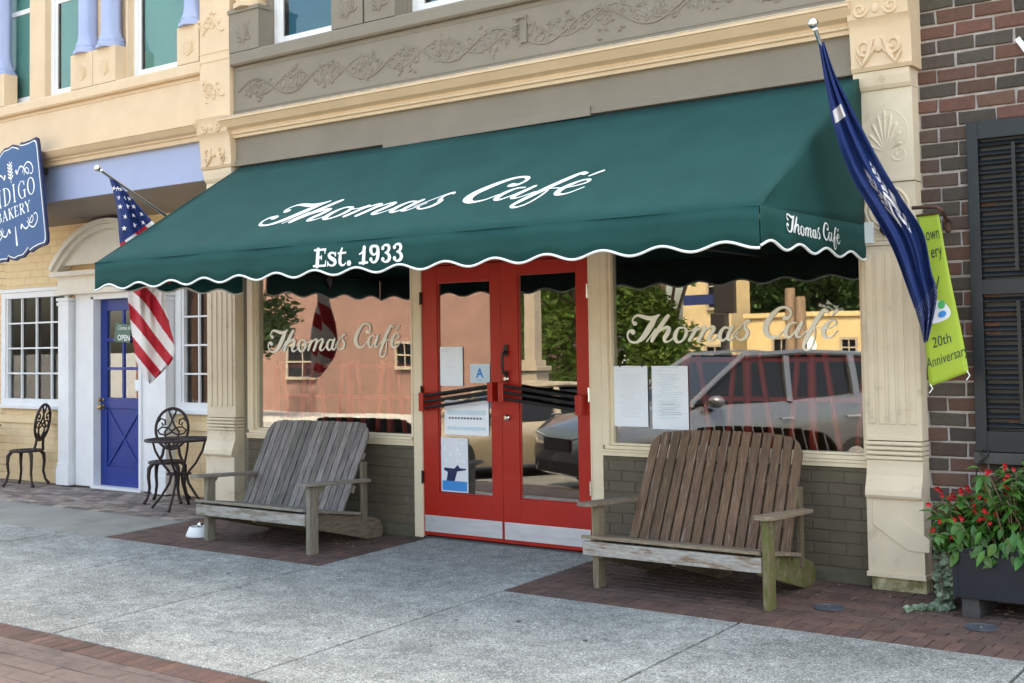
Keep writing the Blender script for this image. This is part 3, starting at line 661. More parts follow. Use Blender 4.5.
for i in range(14): a = P(908 + i * .8, 553); t.prism([P(908 + U(0, 14), 553 + U(0, 8)), P(914 + U(0, 12), 556 + U(0, 10)), P(912 + U(0, 10), 566 + U(0, 8))], (0, -0.002, 0))

# bulkheads of painted brick
for x0, x1, nm in ((-2.40, -0.113, 0), (1.965, 4.235, 1)):
    t = MB(); t.box(x0, x1, 0.0, 0.10, -0.05, 0.83); t.col((.9, .9, .9))
    bricks(t, (x0 + .001, 0.0, 0.105), (1, 0, 0), (0, 0, 1), (0, -1, 0), x1 - x0 - .002, 0.715, 0.245, 0.080, 0.007, 0.007, [(1, 1, 1), (.97, .97, .97)], vary=.035, jit=.002, x0=.07)
    t.build('bulkhead', M['bulk'], cafe)
    t = MB(); t.prism([(x0, 0.0, -0.05), (x0, -0.035, -0.05), (x0, -0.03, 0.07), (x0, 0.0, 0.10)], (x1 - x0, 0, 0)); t.build('footing', M['bulk_base'], cafe)

# shop windows
LEAN = 0.0046      # the panes lean back a hair
def shop_window(x0, x1, gx0, gx1):
    z0, z1 = 0.915, 2.76
    t = MB()
    t.box(x0, x1, -0.02, 0.12, 0.832, 0.865); t.box(x0, x1, -0.032, 0.12, 0.865, 0.885); t.box(x0 + .02, x1 - .02, -0.012, 0.12, 0.887, z0)
    t.box(x0 + .001, gx0, -0.012, 0.12, z0, z1); t.box(gx1, x1 - .001, -0.012, 0.12, z0, z1); t.box(gx0, gx1, -0.012, 0.12, z1 - .06, z1)
    for a, b in ((gx0, gx0 + .022), (gx1 - .022, gx1)): t.box(a, b, 0.02, 0.12, z0 + .002, z1 - .062)
    t.box(gx0 + .022, gx1 - .022, 0.02, 0.12, z0 + .002, z0 + .02)
    f = t.build('shop_window', M['trim'], cafe, bevel=.003)
    t = MB(); t.hexa([(gx0, .056, z0), (gx1, .056, z0), (gx1, .060, z0), (gx0, .060, z0), (gx0, .056 + LEAN * (z1 - .03 - z0), z1 - .03), (gx1, .056 + LEAN * (z1 - .03 - z0), z1 - .03), (gx1, .060 + LEAN * (z1 - .03 - z0), z1 - .03), (gx0, .060 + LEAN * (z1 - .03 - z0), z1 - .03)]); t.build('glass', M['glass'], f)
    return f
wl2 = shop_window(-2.40, -0.113, -2.315, -0.135); wr2 = shop_window(1.968, 4.235, 2.03, 4.20)
place_sheet(SHEET, lambda a, b: (sx0 + a, 0.054, sz0 + b), M['lettering_cream'], 'lettering', wr2)
def pxT1(x, y): return (620 + x / 8.533, 300 + y / 8.533)
def pxT2(x, y): return (730 + x / 8.533, 290 + y / 8.533)
REFP = [pxT1(62, 340), pxT1(334, 126), pxT2(474, 138), pxT2(350, 416), pxT2(920, 165), pxT2(640, 518)]
SRC = []
for p in REFP: q = wy(p[0], p[1], 0.05); SRC.append((q.x - sx0, q.z - sz0, 1))
def affine(dst):
    S, res, rk, sv_ = np.linalg.lstsq(np.array(SRC), np.array(dst), rcond=None); return S
dl = [wy(x, y, 0.05) for x, y in ((267, 350), (288.6, 329.7), (365.7, 323), (360.8, 349), (399, 325), (380.7, 357))]
A = affine([(p.x, p.z) for p in dl]); print('left text affine', A)
place_sheet(SHEET, lambda a, b: (a * A[0][0] + b * A[1][0] + A[2][0], 0.054, a * A[0][1] + b * A[1][1] + A[2][1]), M['lettering_cream'], 'lettering', wl2)
# door frame posts
t = MB()
t.box(-0.112, -0.004, -0.006, 0.12, -0.02, 2.80); t.box(1.846, 1.966, -0.006, 0.12, -0.02, 2.80); t.box(-0.004, 1.846, -0.006, 0.12, 2.66, 2.80)
t.box(-0.018, -0.004, -0.014, -0.006, -0.01, 2.66); t.box(1.848, 1.862, -0.014, -0.006, -0.01, 2.66)
t.build('door_post', M['trim'], cafe, bevel=.004)
t = MB(); t.box(-0.003, 1.845, -0.004, 0.12, 2.50, 2.658); t.build('door_header', M['red'], cafe, bevel=.003)
t = MB(); t.box(-0.003, 1.845, -0.012, 0.12, -0.02, 0.012); t.build('threshold', M['sill_dark'], cafe, bevel=.003)
def door(x0, x1, gx0, gx1, gz1, dy, hand):
    y = 0.002 + dy
    t = MB(); t.box(x0, gx0, y, y + .05, .022, 2.492); t.box(gx1, x1, y, y + .05, .022, 2.492); t.box(gx0, gx1, y, y + .05, gz1, 2.492); t.box(gx0, gx1, y, y + .05, .022, .41)
    for a, b, c, d in ((gx0, gx0 + .014, .41, gz1), (gx1 - .014, gx1, .41, gz1), (gx0 + .014, gx1 - .014, .41, .424), (gx0 + .014, gx1 - .014, gz1 - .014, gz1)): t.box(a, b, y + .012, y + .04, c, d)
    d_ = t.build('door', M['red'], cafe, bevel=.003)
    t = MB(); ya = y + .018; yb = ya + LEAN * (gz1 - .414); t.hexa([(gx0 + .002, ya, .412), (gx1 - .002, ya, .412), (gx1 - .002, ya + .004, .412), (gx0 + .002, ya + .004, .412), (gx0 + .002, yb, gz1 - .002), (gx1 - .002, yb, gz1 - .002), (gx1 - .002, yb + .004, gz1 - .002), (gx0 + .002, yb + .004, gz1 - .002)]); t.build('glass', M['glass'], d_)
    t = MB(); t.box(x0 + .012, x1 - .012, y - .004, y, .055, .205); t.build('kick_plate', M['steel'], d_, bevel=.0015)
    t = MB()
    for k in range(3):
        z = 1.365 - k * .055; za, zb = (z - .065, z + .035) if hand > 0 else (z + .035, z - .055)
        t.tube([(x0 + .07, y - .075, za), (x1 - .07, y - .075, zb)], .014, 8)
    t.build('push_bar', M['black'], d_, smooth=40)
    t = MB()
    za, zb = (1.245, 1.345) if hand > 0 else (1.345, 1.245)
    t.box(x0 + .03, x0 + .085, y - .10, y, za - .085, za + .085); t.build('bar_bracket', M['red'], d_, bevel=.004); t = MB(); t.box(x1 - .085, x1 - .03, y - .10, y, zb - .085, zb + .085); t.build('bar_bracket', M['red'], d_, bevel=.004)
    hx = x0 - .004 if hand > 0 else x1 + .004
    for z in (0.55, 1.33, 2.2):
        t = MB(); t.box(hx - .012, hx + .012, y - .018, y - .001, z - .055, z + .055); t.tube([(hx, y - .02, z - .06), (hx, y - .02, z + .06)], .008, 8); t.build('hinge', M['black'] if hand > 0 else M['chrome'], d_, bevel=.001)
    return d_
dL = door(0.0, 0.915, 0.178, 0.80, 2.345, 0.0, 1); dR = door(0.922, 1.842, 1.103, 1.724, 2.38, -0.005, -1)
t = MB(); t.tube([(.985, -.016, 1.70), (.985, -.06, 1.69), (.985, -.075, 1.64), (.985, -.075, 1.56), (.985, -.06, 1.51), (.985, -.016, 1.50)], .013, 8)
t.box(.965, 1.005, -.022, -.016, 1.66, 1.76); t.box(.967, 1.003, -.022, -.016, 1.47, 1.53); t.build('door_pull', M['black'], dR, smooth=40)
for z in (1.46, 1.12):
    t = MB(); t.lathe((.985, -.016, z), [(.030, 0), (.030, .012), (.018, .022), (.016, .026)], 16, axis=(0, -1, 0)); t.build('lock', M['chrome'], dR, smooth=40)
# papers behind and on the glass
def sheet_on(name, x0, y0, x1, y1, Y, mt, label, cat, group=None):
    a = wy(x0, y0, Y); b = wy(x1, y1, Y)
    t = MB(); t.box(a.x, b.x, Y - .001, Y, b.z, a.z); o = tag(t.build(name, mt, None), label, cat, group)
    return o, a, b
def lines(o, a, b, Y, mt, rows, name='print'):
    t = MB()
    for fx0, fx1, fz, h in rows:
        W_, H_ = b.x - a.x, a.z - b.z
        t.box(a.x + fx0 * W_, a.x + fx1 * W_, Y - .0022, Y - .0012, a.z - (fz + h) * H_, a.z - fz * H_)
    return t.build(name, mt, o)
YG = 0.048
o, a, b = sheet_on('menu_page', 613.5, 366, 648.5, 427, YG, M['paper'], 'white printed menu page hanging in the right shop window beside the door post', 'menu')
rows = [(.25, .75, .02, .01), (.1, .45, .07, .008)] + [(U(.12, .3), U(.62, .86), .13 + i * .028, .009) for i in range(26)]
lines(o, a, b, YG, M['grey_print'], rows); 
for q in (.2, .85): t = MB(); t.box(a.x + (b.x - a.x) * q - .006, a.x + (b.x - a.x) * q + .006, YG - .004, YG - .0012, a.z - .01, a.z + .02); t.build('clip', M['black'], o)
o, a, b = sheet_on('menu_page', 651.5, 366, 689, 430, YG, M['paper'], 'white printed menu page with blue type, nearer the middle of the right shop window', 'menu')
rows = [(.25, .75, .02, .01), (.1, .5, .07, .008)] + [(U(.12, .3), U(.55, .86), .13 + i * .026, .009) for i in range(28)]
lines(o, a, b, YG, M['pale_blue'], rows); lines(o, a, b, YG, M['grey_print'], [(.2, .8, .56 + i * .04, .012) for i in range(6)])
YD = 0.0175
o, a, b = sheet_on('door_notice', 440, 347, 463, 386, YD, M['paper'], 'blank looking white sheet taped in the upper glass of the left red door', 'notice')
lines(o, a, b, YD, M['grey_print'], [(.1, .5, .05, .02), (.1, .4, .1, .02), (.3, .7, .5, .015), (.2, .6, .7, .015)])
o, a, b = sheet_on('grade_card', 470, 364, 490, 383, YD, M['pale_blue'], 'pale blue card with a blue letter A in the left red door', 'sign')
text_obj('A', .115, lambda x, y: ((a.x + b.x) / 2 + x, YD - .0025, (a.z + b.z) / 2 + y - .035), M['blue_print'], 'letter', o, bold=.004)
lines(o, a, b, YD, M['blue_print'], [(.4, .6, .84, .03)])
o, a, b = sheet_on('door_notice', 444.5, 400, 489, 436, YD, M['paper'], 'wide white notice with pale blue bands across the middle of the left red door glass', 'notice')
lines(o, a, b, YD, M['pale_blue'], [(.06, .94, .28, .14), (.06, .94, .76, .1)]); lines(o, a, b, YD, M['grey_print'], [(.2, .8, .10, .04), (.1, .35, .5, .06), (.4, .62, .5, .06), (.68, .9, .5, .06)]); lines(o, a, b, YD, M['ink'], [(.1 + i * .07, .14 + i * .07, .49, .05) for i in range(11)], 'type')
o, a, b = sheet_on('festival_poster', 441, 437, 468.5, 493, YD, M['grey_print'], 'small poster with a dark blue figure low in the left red door glass', 'poster')
lines(o, a, b, YD, M['blue_print'], [(.04, .96, .80, .18)], 'band'); W_, H_ = b.x - a.x, a.z - b.z
t = MB(); t.prism([(a.x + W_ * p, YD - .0035, b.z + H_ * q) for p, q in ((.2, .2), (.25, .36), (.1, .40), (.12, .44), (.5, .43), (.62, .50), (.7, .44), (.92, .44), (.92, .41), (.6, .38), (.5, .2))], (0, .0015, 0)); t.build('figure', M['sign_edge'], o)
t = MB()
for i in range(14):
    px_, pz_ = a.x + W_ * U(.08, .85), b.z + H_ * U(.55, .92); t.box(px_, px_ + .02, YD - .0024, YD - .0012, pz_, pz_ + .015)
t.build('tent_print', M['paper'], o)

# red lattice screens just inside the windows
def screen(x0, x1, ztop, label):
    y = 0.30; t0 = thing('lattice_screen', label, 'screen', ((x0 + x1) / 2, y, 0), 'red screens inside the shop windows')
    n = max(1, round((x1 - x0) / .54)); s_ = (x1 - x0) / n
    for i in range(n + 1):
        t = MB(); t.tube([(x0 + i * s_, y, 0.01), (x0 + i * s_, y, ztop)], .036, 8); t.build('post', M['lattice_red'], t0, smooth=40)
    t = MB()
    for z in (ztop - .05, ztop - .36): t.tube([(x0, y, z), (x1, y, z)], .02, 8)
    t.build('rail', M['lattice_red'], t0, smooth=40)
    t = MB()
    for i in range(n):
        a = x0 + i * s_
        t.tube([(a + .12, y - .03, ztop), (a + .27, y - .03, .6)], .024, 8); t.tube([(a + .42, y + .03, ztop), (a + .30, y + .03, .6)], .024, 8)
    t.build('slat', M['lattice_red'], t0, smooth=40)
screen(2.60, 4.22, 1.66, 'red lacquered lattice screen behind the right shop window'); screen(-2.3, -0.14, 1.62, 'red lacquered lattice screen behind the left shop window')

# ------------------------------------------------------------------ awning
AX0, AX1, AYF, AYB, AZS, AZT, AZB = -2.361, 4.285, -1.86, -0.125, 2.572, 3.648, 2.334
aw = thing('awning', 'dark green canvas shop awning with white lettering and a white edged scalloped valance', 'awning', (0.96, 0, 2.4))
t = MB(); NX, NV = 60, 10
vs = []
for i in range(NX + 1):
    for j in range(NV + 1):
        u = i / NX; v = j / NV; sag = -0.018 * sin(pi * v) * (0.6 + 0.4 * abs(sin(u * pi * 5)))
        n_ = Vector((0, -(AZT - AZS), AYB - AYF)).normalized()
        p = Vector((AX0 + (AX1 - AX0) * u, AYF + (AYB - AYF) * v, AZS + (AZT - AZS) * v)) + Vector((0, n_.y, abs(n_.z))) * sag
        vs.append(p)
fs = [(i * (NV + 1) + j, (i + 1) * (NV + 1) + j, (i + 1) * (NV + 1) + j + 1, i * (NV + 1) + j + 1) for i in range(NX) for j in range(NV)]
t.add(vs, fs)
c = t.build('canopy', M['green'], aw, smooth=True, fix=False); md = c.modifiers.new('solid', 'SOLIDIFY'); md.thickness = 0.004; md.offset = -1
def end_panel(x):
    t = MB(); K = 10
    vs = []; fs = []
    for i in range(K + 1):
        y = AYF + (AYB - AYF) * i / K; top = AZS + (AZT - AZS) * i / K
        for j in range(K + 1):
            z = AZS - 0.01 + (top - AZS + 0.01) * j / K
            vs.append((x + 0.012 * sin(y * 9 + 1) * sin(pi * j / K), y, z))
    for i in range(K):
        for j in range(K):
            a = i * (K + 1) + j; fs.append((a, a + K + 1, a + K + 2, a + 1))
    t.add(vs, fs); o = t.build('end_panel', M['green'], aw, smooth=True, fix=False); md = o.modifiers.new('solid', 'SOLIDIFY'); md.thickness = .004; md.offset = 0
end_panel(AX0 - .002); end_panel(AX1 + .002)
# scalloped valance
PER = (AX1 - AX0) / 15.0
xt = wy(470, 272, AYF).x
def zx(x): return AZB + 0.012 - 0.024 * cos((x - xt) / PER * 2 * pi) - 0.004
def zy(y): return AZB + 0.012 - 0.024 * cos((y - AYF) / 0.435 * 2 * pi + 1.0)
def wave(pts, zf, name):
    t = MB(); vs = []; fs = []
    for p in pts:
        for k in range(4):
            q = k / 3; zz = AZS + (zf(p) - AZS) * q; vs.append((p.x, p.y, zz)) if abs(p.z) < 1 else None
    for i in range(len(pts) - 1):
        for k in range(3): a = i * 4 + k; fs.append((a, a + 4, a + 5, a + 1))
    t.add(vs, fs); o = t.build(name, M['green'], aw, smooth=True, fix=False); md = o.modifiers.new('s', 'SOLIDIFY'); md.thickness = .003; md.offset = 0
    t = MB(); t.tube([(p.x, p.y, zf(p)) for p in pts], .0095, 6); t.build(name.replace('valance', 'piping'), M['lettering'], aw, smooth=True)
NF = 260
fr = [Vector((AX0 + (AX1 - AX0) * i / NF, AYF - .004 - 0.008 * sin(i * .07) ** 2, 0)) for i in range(NF + 1)]
wave(fr, lambda p: zx(p.x), 'valance')
for X_ in (AX0 - .004, AX1 + .004): wave([Vector((X_, AYF + (AYB - AYF + .03) * i / 80, 0)) for i in range(81)], lambda p: zy(p.y), 'valance')
t = MB()
t.tube([(AX0, AYF + .015, AZS - .005), (AX1, AYF + .015, AZS - .005)], .014, 8)
for x in (AX0 + .02, -.7, .96, 2.6, AX1 - .02):
    t.tube([(x, AYF + .03, AZS - .035), (x, AYB, AZT - .065)], .013, 8); t.tube([(x, AYF + .02, AZS - .02), (x, 0.0, AZS - .02)], .013, 8)
t.build('awning_frame', M['dark_frame'], aw)
t = MB(); t.tube([(AX0, AYF - .006, AZS + .002), (AX1, AYF - .006, AZS + .002)], .006, 6); t.build('seam', M['green'], aw)
SV = Vector((0, AYB - AYF, AZT - AZS)); SL = SV.length; SVn = SV.normalized(); SN = Vector((0, -SVn.z, SVn.y))      # points up and out of the cloth
def slope_uv(x, y):
    d = ray(x, y); p0 = Vector((0, AYF, AZS)); tt = (p0 - CAM).dot(SN) / d.dot(SN); p = CAM + d * tt; return p.x, (p - p0).dot(SVn)
B_ = affine([slope_uv(*p) for p in ((258.2, 223), (330, 200), (527, 175), (467, 203.5), (602, 168), (513, 207.5))]); print('slope text', B_)
def slope_pt(a, b):
    u = a * B_[0][0] + b * B_[1][0] + B_[2][0]; v = a * B_[0][1] + b * B_[1][1] + B_[2][1]
    q = min(max(v / SL, 0), 1); sg_ = 0.018 * sin(pi * q) * (0.6 + 0.4 * abs(sin((u - AX0) / (AX1 - AX0) * pi * 5)))
    return Vector((u, AYF, AZS)) + SVn * v + SN * 0.004 - SN * sg_ * 0.96
place_sheet(SHEET, slope_pt, M['lettering'], 'lettering', aw)
def side_yz(x, y):
    d = ray(x, y); tt = (AX1 + .02 - CAM.x) / d.x; p = CAM + d * tt; return p.y, p.z
D_ = affine([side_yz(*p) for p in ((787.6, 229), (794.8, 216.2), (826.3, 221.8), (827.4, 241), (839, 229), (835, 249))]); print('side text', D_)
place_sheet(SHEET, lambda a, b: (AX1 + .017, a * D_[0][0] + b * D_[1][0] + D_[2][0], a * D_[0][1] + b * D_[1][1] + D_[2][1]), M['lettering'], 'lettering', aw)
EST = [
 ['L', (132, 145, 32), (122, 303, 32)], ['L', (98, 150, 15), (205, 140, 15)], ['L', (200, 140, 13), (198, 178, 9)], ['L', (130, 222, 14), (163, 219, 14)], ['L', (165, 200, 9), (163, 240, 9)],
 ['L', (88, 304, 15), (202, 298, 15)], ['L', (206, 252, 9), (202, 300, 13)],
 [(298, 196, 10), (285, 176, 13), (255, 176, 16), (238, 200, 25), (258, 226, 28), (290, 246, 28), (298, 274, 24), (272, 298, 14), (240, 292, 12), (230, 276, 9)], ['L', (303, 168, 9), (301, 205, 9)], ['L', (226, 262, 9), (224, 303, 9)],
 [(366, 130, 14), (352, 170, 20), (346, 220, 28), (345, 268, 27), (362, 294, 17), (386, 290, 11), (400, 272, 9)], ['L', (328, 180, 14), (400, 172, 14)],
 ['L', (432, 274, 38), (433, 274, 38)],
 ['L', (582, 122, 28), (573, 270, 30)], [(534, 188, 10), (562, 168, 14), (584, 124, 20)], ['L', (536, 274, 16), (612, 268, 16)],
 [(682, 105, 14), (652, 118, 24), (646, 152, 27), (660, 184, 18), (684, 190, 13), (702, 168, 12)], [(682, 105, 14), (708, 118, 24), (716, 160, 29), (712, 215, 28), (694, 256, 20), (664, 266, 14), (646, 252, 12)], ['L', (646, 238, 28), (647, 238, 28)],
 [(762, 116, 12), (784, 98, 13), (816, 104, 22), (824, 134, 25), (806, 164, 17), (786, 172, 12)], [(786, 172, 12), (814, 184, 20), (828, 218, 28), (814, 250, 22), (784, 262, 13), (762, 250, 12)], ['L', (762, 128, 27), (763, 128, 27)], ['L', (762, 236, 28), (763, 236, 28)],
 [(876, 106, 12), (898, 88, 13), (930, 94, 22), (938, 124, 25), (920, 154, 17), (900, 162, 12)], [(900, 162, 12), (930, 174, 20), (944, 208, 28), (930, 240, 22), (898, 252, 13), (876, 240, 12)], ['L', (876, 118, 27), (877, 118, 27)], ['L', (876, 226, 28), (877, 226, 28)]]
es = []
for s in EST:
    hd = ['L'] if s[0] == 'L' else []; q = []
    for x, y, w_ in (s[1:] if hd else s):
        p = wy(305 + x / 9.752, 235 + y / 9.752, AYF - .012); q.append((p.x, p.z, w_ / 9.752 * 0.0112))
    es.append(hd + q)
place_sheet(stroke_sheet(es, 0.004), lambda a, b: (a, AYF - .0165, b), M['lettering'], 'lettering', aw)

# ------------------------------------------------------------------ bakery (left)
bk = thing('bakery_building', 'cream bakery building with recessed blue door, white windows and lavender fascia, left of the café', 'building', (-6, 0.9, 0))
t = MB()
t.box(-16, -2.905, 0.1, 9.0, 3.62, 8.8)
for a, b in ((-16, -8.1), (-6.35, -6.02), (-5.0, -4.80 + .02), (-4.40, -4.36), (-3.27, -2.9)): t.box(a, b, -0.05, 0.1, 4.84, 7.3)
t.box(-5.2 + .0, -4.40, 0.02, 0.1, 4.84, 7.3)
t.box(-16, -2.9, -0.10, 0.1, 7.3, 8.7)
t.box(-16, -2.9, YF, 0.1, 4.15, 4.70); t.profx([(0.1, 4.70), (-0.19, 4.70), (-0.21, 4.72), (-0.21, 4.82), (-0.19, 4.84), (0.1, 4.84)], -16, -2.9)
t.box(-16, -2.92, YF - .012, YF, 4.655, 4.668)
t.build('upper_wall', M['cream'], bk, bevel=.003)
t = MB(); t.profx([(-0.10, 3.99), (-0.16, 3.99), (-0.17, 4.03), (-0.195, 4.045), (-0.19, 4.06), (-0.235, 4.08), (-0.275, 4.12), (-0.285, 4.135), (-0.30, 4.137), (-0.30, 4.155), (-0.10, 4.17)], -16, -2.90); t.build('cornice', M['cream'], bk)
t = MB(); t.box(-16, -2.90, -0.10, 0.1, 3.57, 3.99); t.build('fascia', M['lavender'], bk, bevel=.004)
t = MB(); t.prism([(-16, -0.08, 3.568), (-16, 0.9, 3.44), (-16, 0.9, 3.50), (-16, -0.08, 3.60)], (13.1, 0, 0)); t.build('soffit', M['soffit'], bk)
t = MB(); t.box(-2.95, -2.885, 0.0, 0.9, -0.05, 3.6); t.box(-16, -15.9, 0, .9, -.05, 3.6); t.build('return_wall', M['cream_pale'], bk)
for a, b in ((-5.255, -4.822), (-4.812, -4.385), (-3.285, -2.925), (-7.1, -6.67)):
    t = MB(); t.box(a, b, -0.20, -0.02, 4.842, 5.25)
    cx = (a + b) / 2
    for q in range(9):
        an = radians(20 + q * 17.5); L_ = U(.10, .14)
        t.tube([(cx + cos(an) * s_ * L_ * 1.05, -0.2, 4.93 + sin(an) * s_ * L_ * 1.7) for s_ in (0, .3, .6, .85, 1)], [.006, .011, .012, .009, .004], 6)
    t.build('carved_block', M['cream'], bk)
    t = MB(); t.lathe((cx, -0.10, 5.25), [(.17, 0), (.17, .04), (.15, .06), (.155, .09), (.128, .14), (.113, .22), (.108, 1.6), (.13, 1.8), (.17, 2.0), (.17, 2.05)], 32, twist=18, flute=0.06); t.build('column', M['lavender'], bk, smooth=35)
for a, b in ((-7.6, -6.36), (-6.04, -4.98), (-4.385, -3.26)): sash(bk, a, b, 4.86, 7.3, 0.035, None, M['teal_reflection_blind'], 0.05)
# recessed ground floor
WY = 0.9
t = MB(); t.box(-16, -8.45, WY, 1.0, -.05, 3.55); 
holes = [(-8.45, -6.93, 1.06, 2.58), (-6.25, -5.32, 0, 2.42), (-4.72, -3.35, 1.06, 2.58)]
xs = [-8.45, -6.93, -6.25, -5.32, -4.72, -3.35, -2.9]
tb = MB()
def wallbr(x0, x1, z0, z1):
    t.box(x0, x1, WY, 1.0, z0, z1)
    bricks(tb, (x0, WY, z0), (1, 0, 0), (0, 0, 1), (0, -1, 0), x1 - x0, z1 - z0, .30, .095, .005, .004, [(1, 1, 1), (.97, .97, .97)], vary=.03, jit=.001)
wallbr(-16, -8.45, 0.0, 3.55); wallbr(-8.45, -6.93, 0, 1.0); wallbr(-8.45, -6.93, 2.58, 3.55); wallbr(-6.93, -6.25, 0, 3.55); wallbr(-6.25, -5.32, 2.42, 3.55); wallbr(-5.32, -4.72, 0, 3.55); wallbr(-4.72, -3.35, 0, 1.0); wallbr(-4.72, -3.35, 2.58, 3.55); wallbr(-3.35, -2.9, 0, 3.55)
t.build('wall_core', mat('peach_joint', (0.66, 0.48, 0.28), rough=.8), bk); tb.build('wall', M['peach'], bk)
for a, b in ((-8.6, -6.93), (-4.8, -3.3)): t = MB(); t.box(a, b, WY - .03, WY - .007, .79, .88); t.build('ledge', M['peach'], bk)
def grid_window(x0, x1, z0, z1, nx, nz):
    t = MB(); y = WY - .03
    f = .10
    t.box(x0, x0 + f, y, WY + .06, z0, z1); t.box(x1 - f, x1, y, WY + .06, z0, z1); t.box(x0 + f, x1 - f, y, WY + .06, z1 - f * .8, z1); t.box(x0 + f, x1 - f, y, WY + .06, z0, z0 + f)
    t.box(x0 - .03, x1 + .03, y - .035, y, z0 - .035, z0 + .01); t.box(x0 - .02, x1 + .02, y - .02, y, z1, z1 + .05)
    a0, a1, b0, b1 = x0 + f, x1 - f, z0 + f, z1 - f * .8
    t.box(a0, a0 + .035, y + .02, WY + .055, b0, b1); t.box(a1 - .035, a1, y + .02, WY + .055, b0, b1)
    for i in range(1, nx): xx = a0 + (a1 - a0) * i / nx; t.box(xx - .011, xx + .011, y + .03, y + .06, b0, b1)
    for i in range(1, nz): zz = b0 + (b1 - b0) * i / nz; t.box(a0, a1, y + .028, y + .058, zz - .011, zz + .011)
    w_ = t.build('window', M['white'], bk, bevel=.003)
    t = MB(); t.box(a0, a1, y + .065, y + .069, b0, b1); t.build('pane', M['glass_dim'], w_)
grid_window(-8.52, -6.90, 1.02, 2.58, 4, 4); grid_window(-4.70, -3.30, 1.02, 2.58, 4, 4)
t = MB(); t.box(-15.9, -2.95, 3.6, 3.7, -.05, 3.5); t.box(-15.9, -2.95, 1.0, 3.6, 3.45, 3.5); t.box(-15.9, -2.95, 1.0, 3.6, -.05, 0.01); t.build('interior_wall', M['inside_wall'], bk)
# door surround
SY = 0.74
t = MB()
for a, b in ((-6.95, -6.72), (-4.95, -4.72)):
    t.box(a, b, SY, WY, .30, 2.42); t.box(a - .02, b + .02, SY - .02, WY, .02, .24); t.box(a - .01, b + .01, SY - .01, WY, .24, .30); t.box(a - .015, b + .015, SY - .015, WY, 2.36, 2.40)
    t.box(a - .02, b + .02, SY - .02, WY, 2.42, 2.46)
for a, b in ((-6.68, -6.30), (-5.27, -4.99)): t.box(a, b, SY + .08, WY, .02, 2.50)
t.box(-6.30, -6.25, SY + .05, WY, .02, 2.46); t.box(-5.32, -5.27, SY + .05, WY, .02, 2.46); t.box(-6.30, -5.27, SY + .05, WY, 2.42, 2.50)
t.box(-6.72, -4.95, SY + .10, WY - .001, 2.46, 2.56)
t.build('door_surround', M['white'], bk, bevel=.004)
t = MB(); t.box(-7.0, -4.67, SY - .03, WY, 2.50, 2.56); t.box(-6.96, -4.71, SY + .0, WY, 2.56, 2.74)
t.box(-7.05, -4.62, SY - .07, WY, 2.74, 2.80)
# curved pediment
cxp = -5.835; R_ = 1.55
def arc(r0, r1, y0, y1, cz):
    a0 = math.asin(1.2 / R_); n = 24; P0 = []; P1 = []
    for i in range(n + 1):
        a = -a0 + 2 * a0 * i / n; P0.append((cxp + r0 * sin(a), y0, cz + r0 * cos(a))); P1.append((cxp + r1 * sin(a), y0, cz + r1 * cos(a)))
    for i in range(n): t.prism([P0[i], P0[i + 1], P1[i + 1], P1[i]], (0, y1 - y0, 0))
cz = 2.80 - R_ * cos(math.asin(1.2 / R_)) + 0.0
arc(R_ - .09, R_ - .03, SY - .03, WY, cz + .03); arc(R_ - .03, R_ + .035, SY - .08, WY, cz + .03)
t.build('pediment', M['offwhite'], bk)
t = MB(); n = 16; a0 = math.asin(1.1 / R_)
t.prism([(cxp + (R_ - .08) * sin(-a0 + 2 * a0 * i / n), SY + .03, cz + .03 + (R_ - .08) * cos(-a0 + 2 * a0 * i / n)) for i in range(n + 1)], (0, .1, 0)); t.build('pediment_field', M['offwhite'], bk)
# blue door
t = MB(); y = WY + .0
dx0, dx1, dz0, dz1 = -6.248, -5.322, .04, 2.418
t.box(dx0, dx0 + .13, y, y + .05, dz0, dz1); t.box(dx1 - .13, dx1, y, y + .05, dz0, dz1); t.box(dx0 + .13, dx1 - .13, y, y + .05, 2.27, dz1); t.box(dx0 + .13, dx1 - .13, y, y + .05, 1.02, 1.16); t.box(dx0 + .13, dx1 - .13, y, y + .05, dz0, .28)
t.box(dx0 + .13, dx1 - .13, y + .018, y + .04, .28, 1.02)
xm = (dx0 + dx1) / 2
t.box(xm - .02, xm + .02, y + .005, y + .045, 1.16, 2.27)
for k in (1, 2): zz = 1.16 + 1.11 * k / 3; t.box(dx0 + .13, dx1 - .13, y + .004, y + .044, zz - .018, zz + .018)
t.beam((dx0 + .14, y + .008, .30), (dx1 - .14, y + .008, 1.0), .008, .035, up=(-1, 0, 1)); t.beam((dx0 + .14, y + .010, 1.0), (dx1 - .14, y + .010, .30), .008, .035, up=(1, 0, 1))
bd = t.build('door', M['blue_door'], bk, bevel=.004)
t = MB(); t.box(dx0 + .13, dx1 - .13, y + .022, y + .026, 1.16, 2.27); t.build('pane', M['glass'], bd)
t = MB()
for z, r in ((1.04, .032), (1.13, .022)): t.lathe((dx0 + .06, y, z), [(r, 0), (r, .01), (.012, .015), (.012, .04), (r * .9, .05), (r, .065), (r * .6, .08)], 14, axis=(0, -1, 0))
t.build('knob', M['brass'], bd, smooth=40)
t = MB(); t.box(dx0 - .05, dx1 + .05, SY + .04, WY + .05, .005, .038); t.build('threshold', M['white'], bk)
a = wy(115, 323, .88); b = wy(132, 343, .88)
t = MB(); t.prism([tuple(wy(*p, .885)) for p in ((115.5, 323), (131, 324.5), (129.5, 343), (114, 341.5))], (0, .006, 0)); os_ = tag(t.build('open_sign', mat('sage_card', (0.10, 0.17, 0.13), rough=.6), None), 'small sage green card reading OPEN hung on the blue bakery door glass', 'sign')
cxs, czs = (a.x + b.x) / 2, (a.z + b.z) / 2
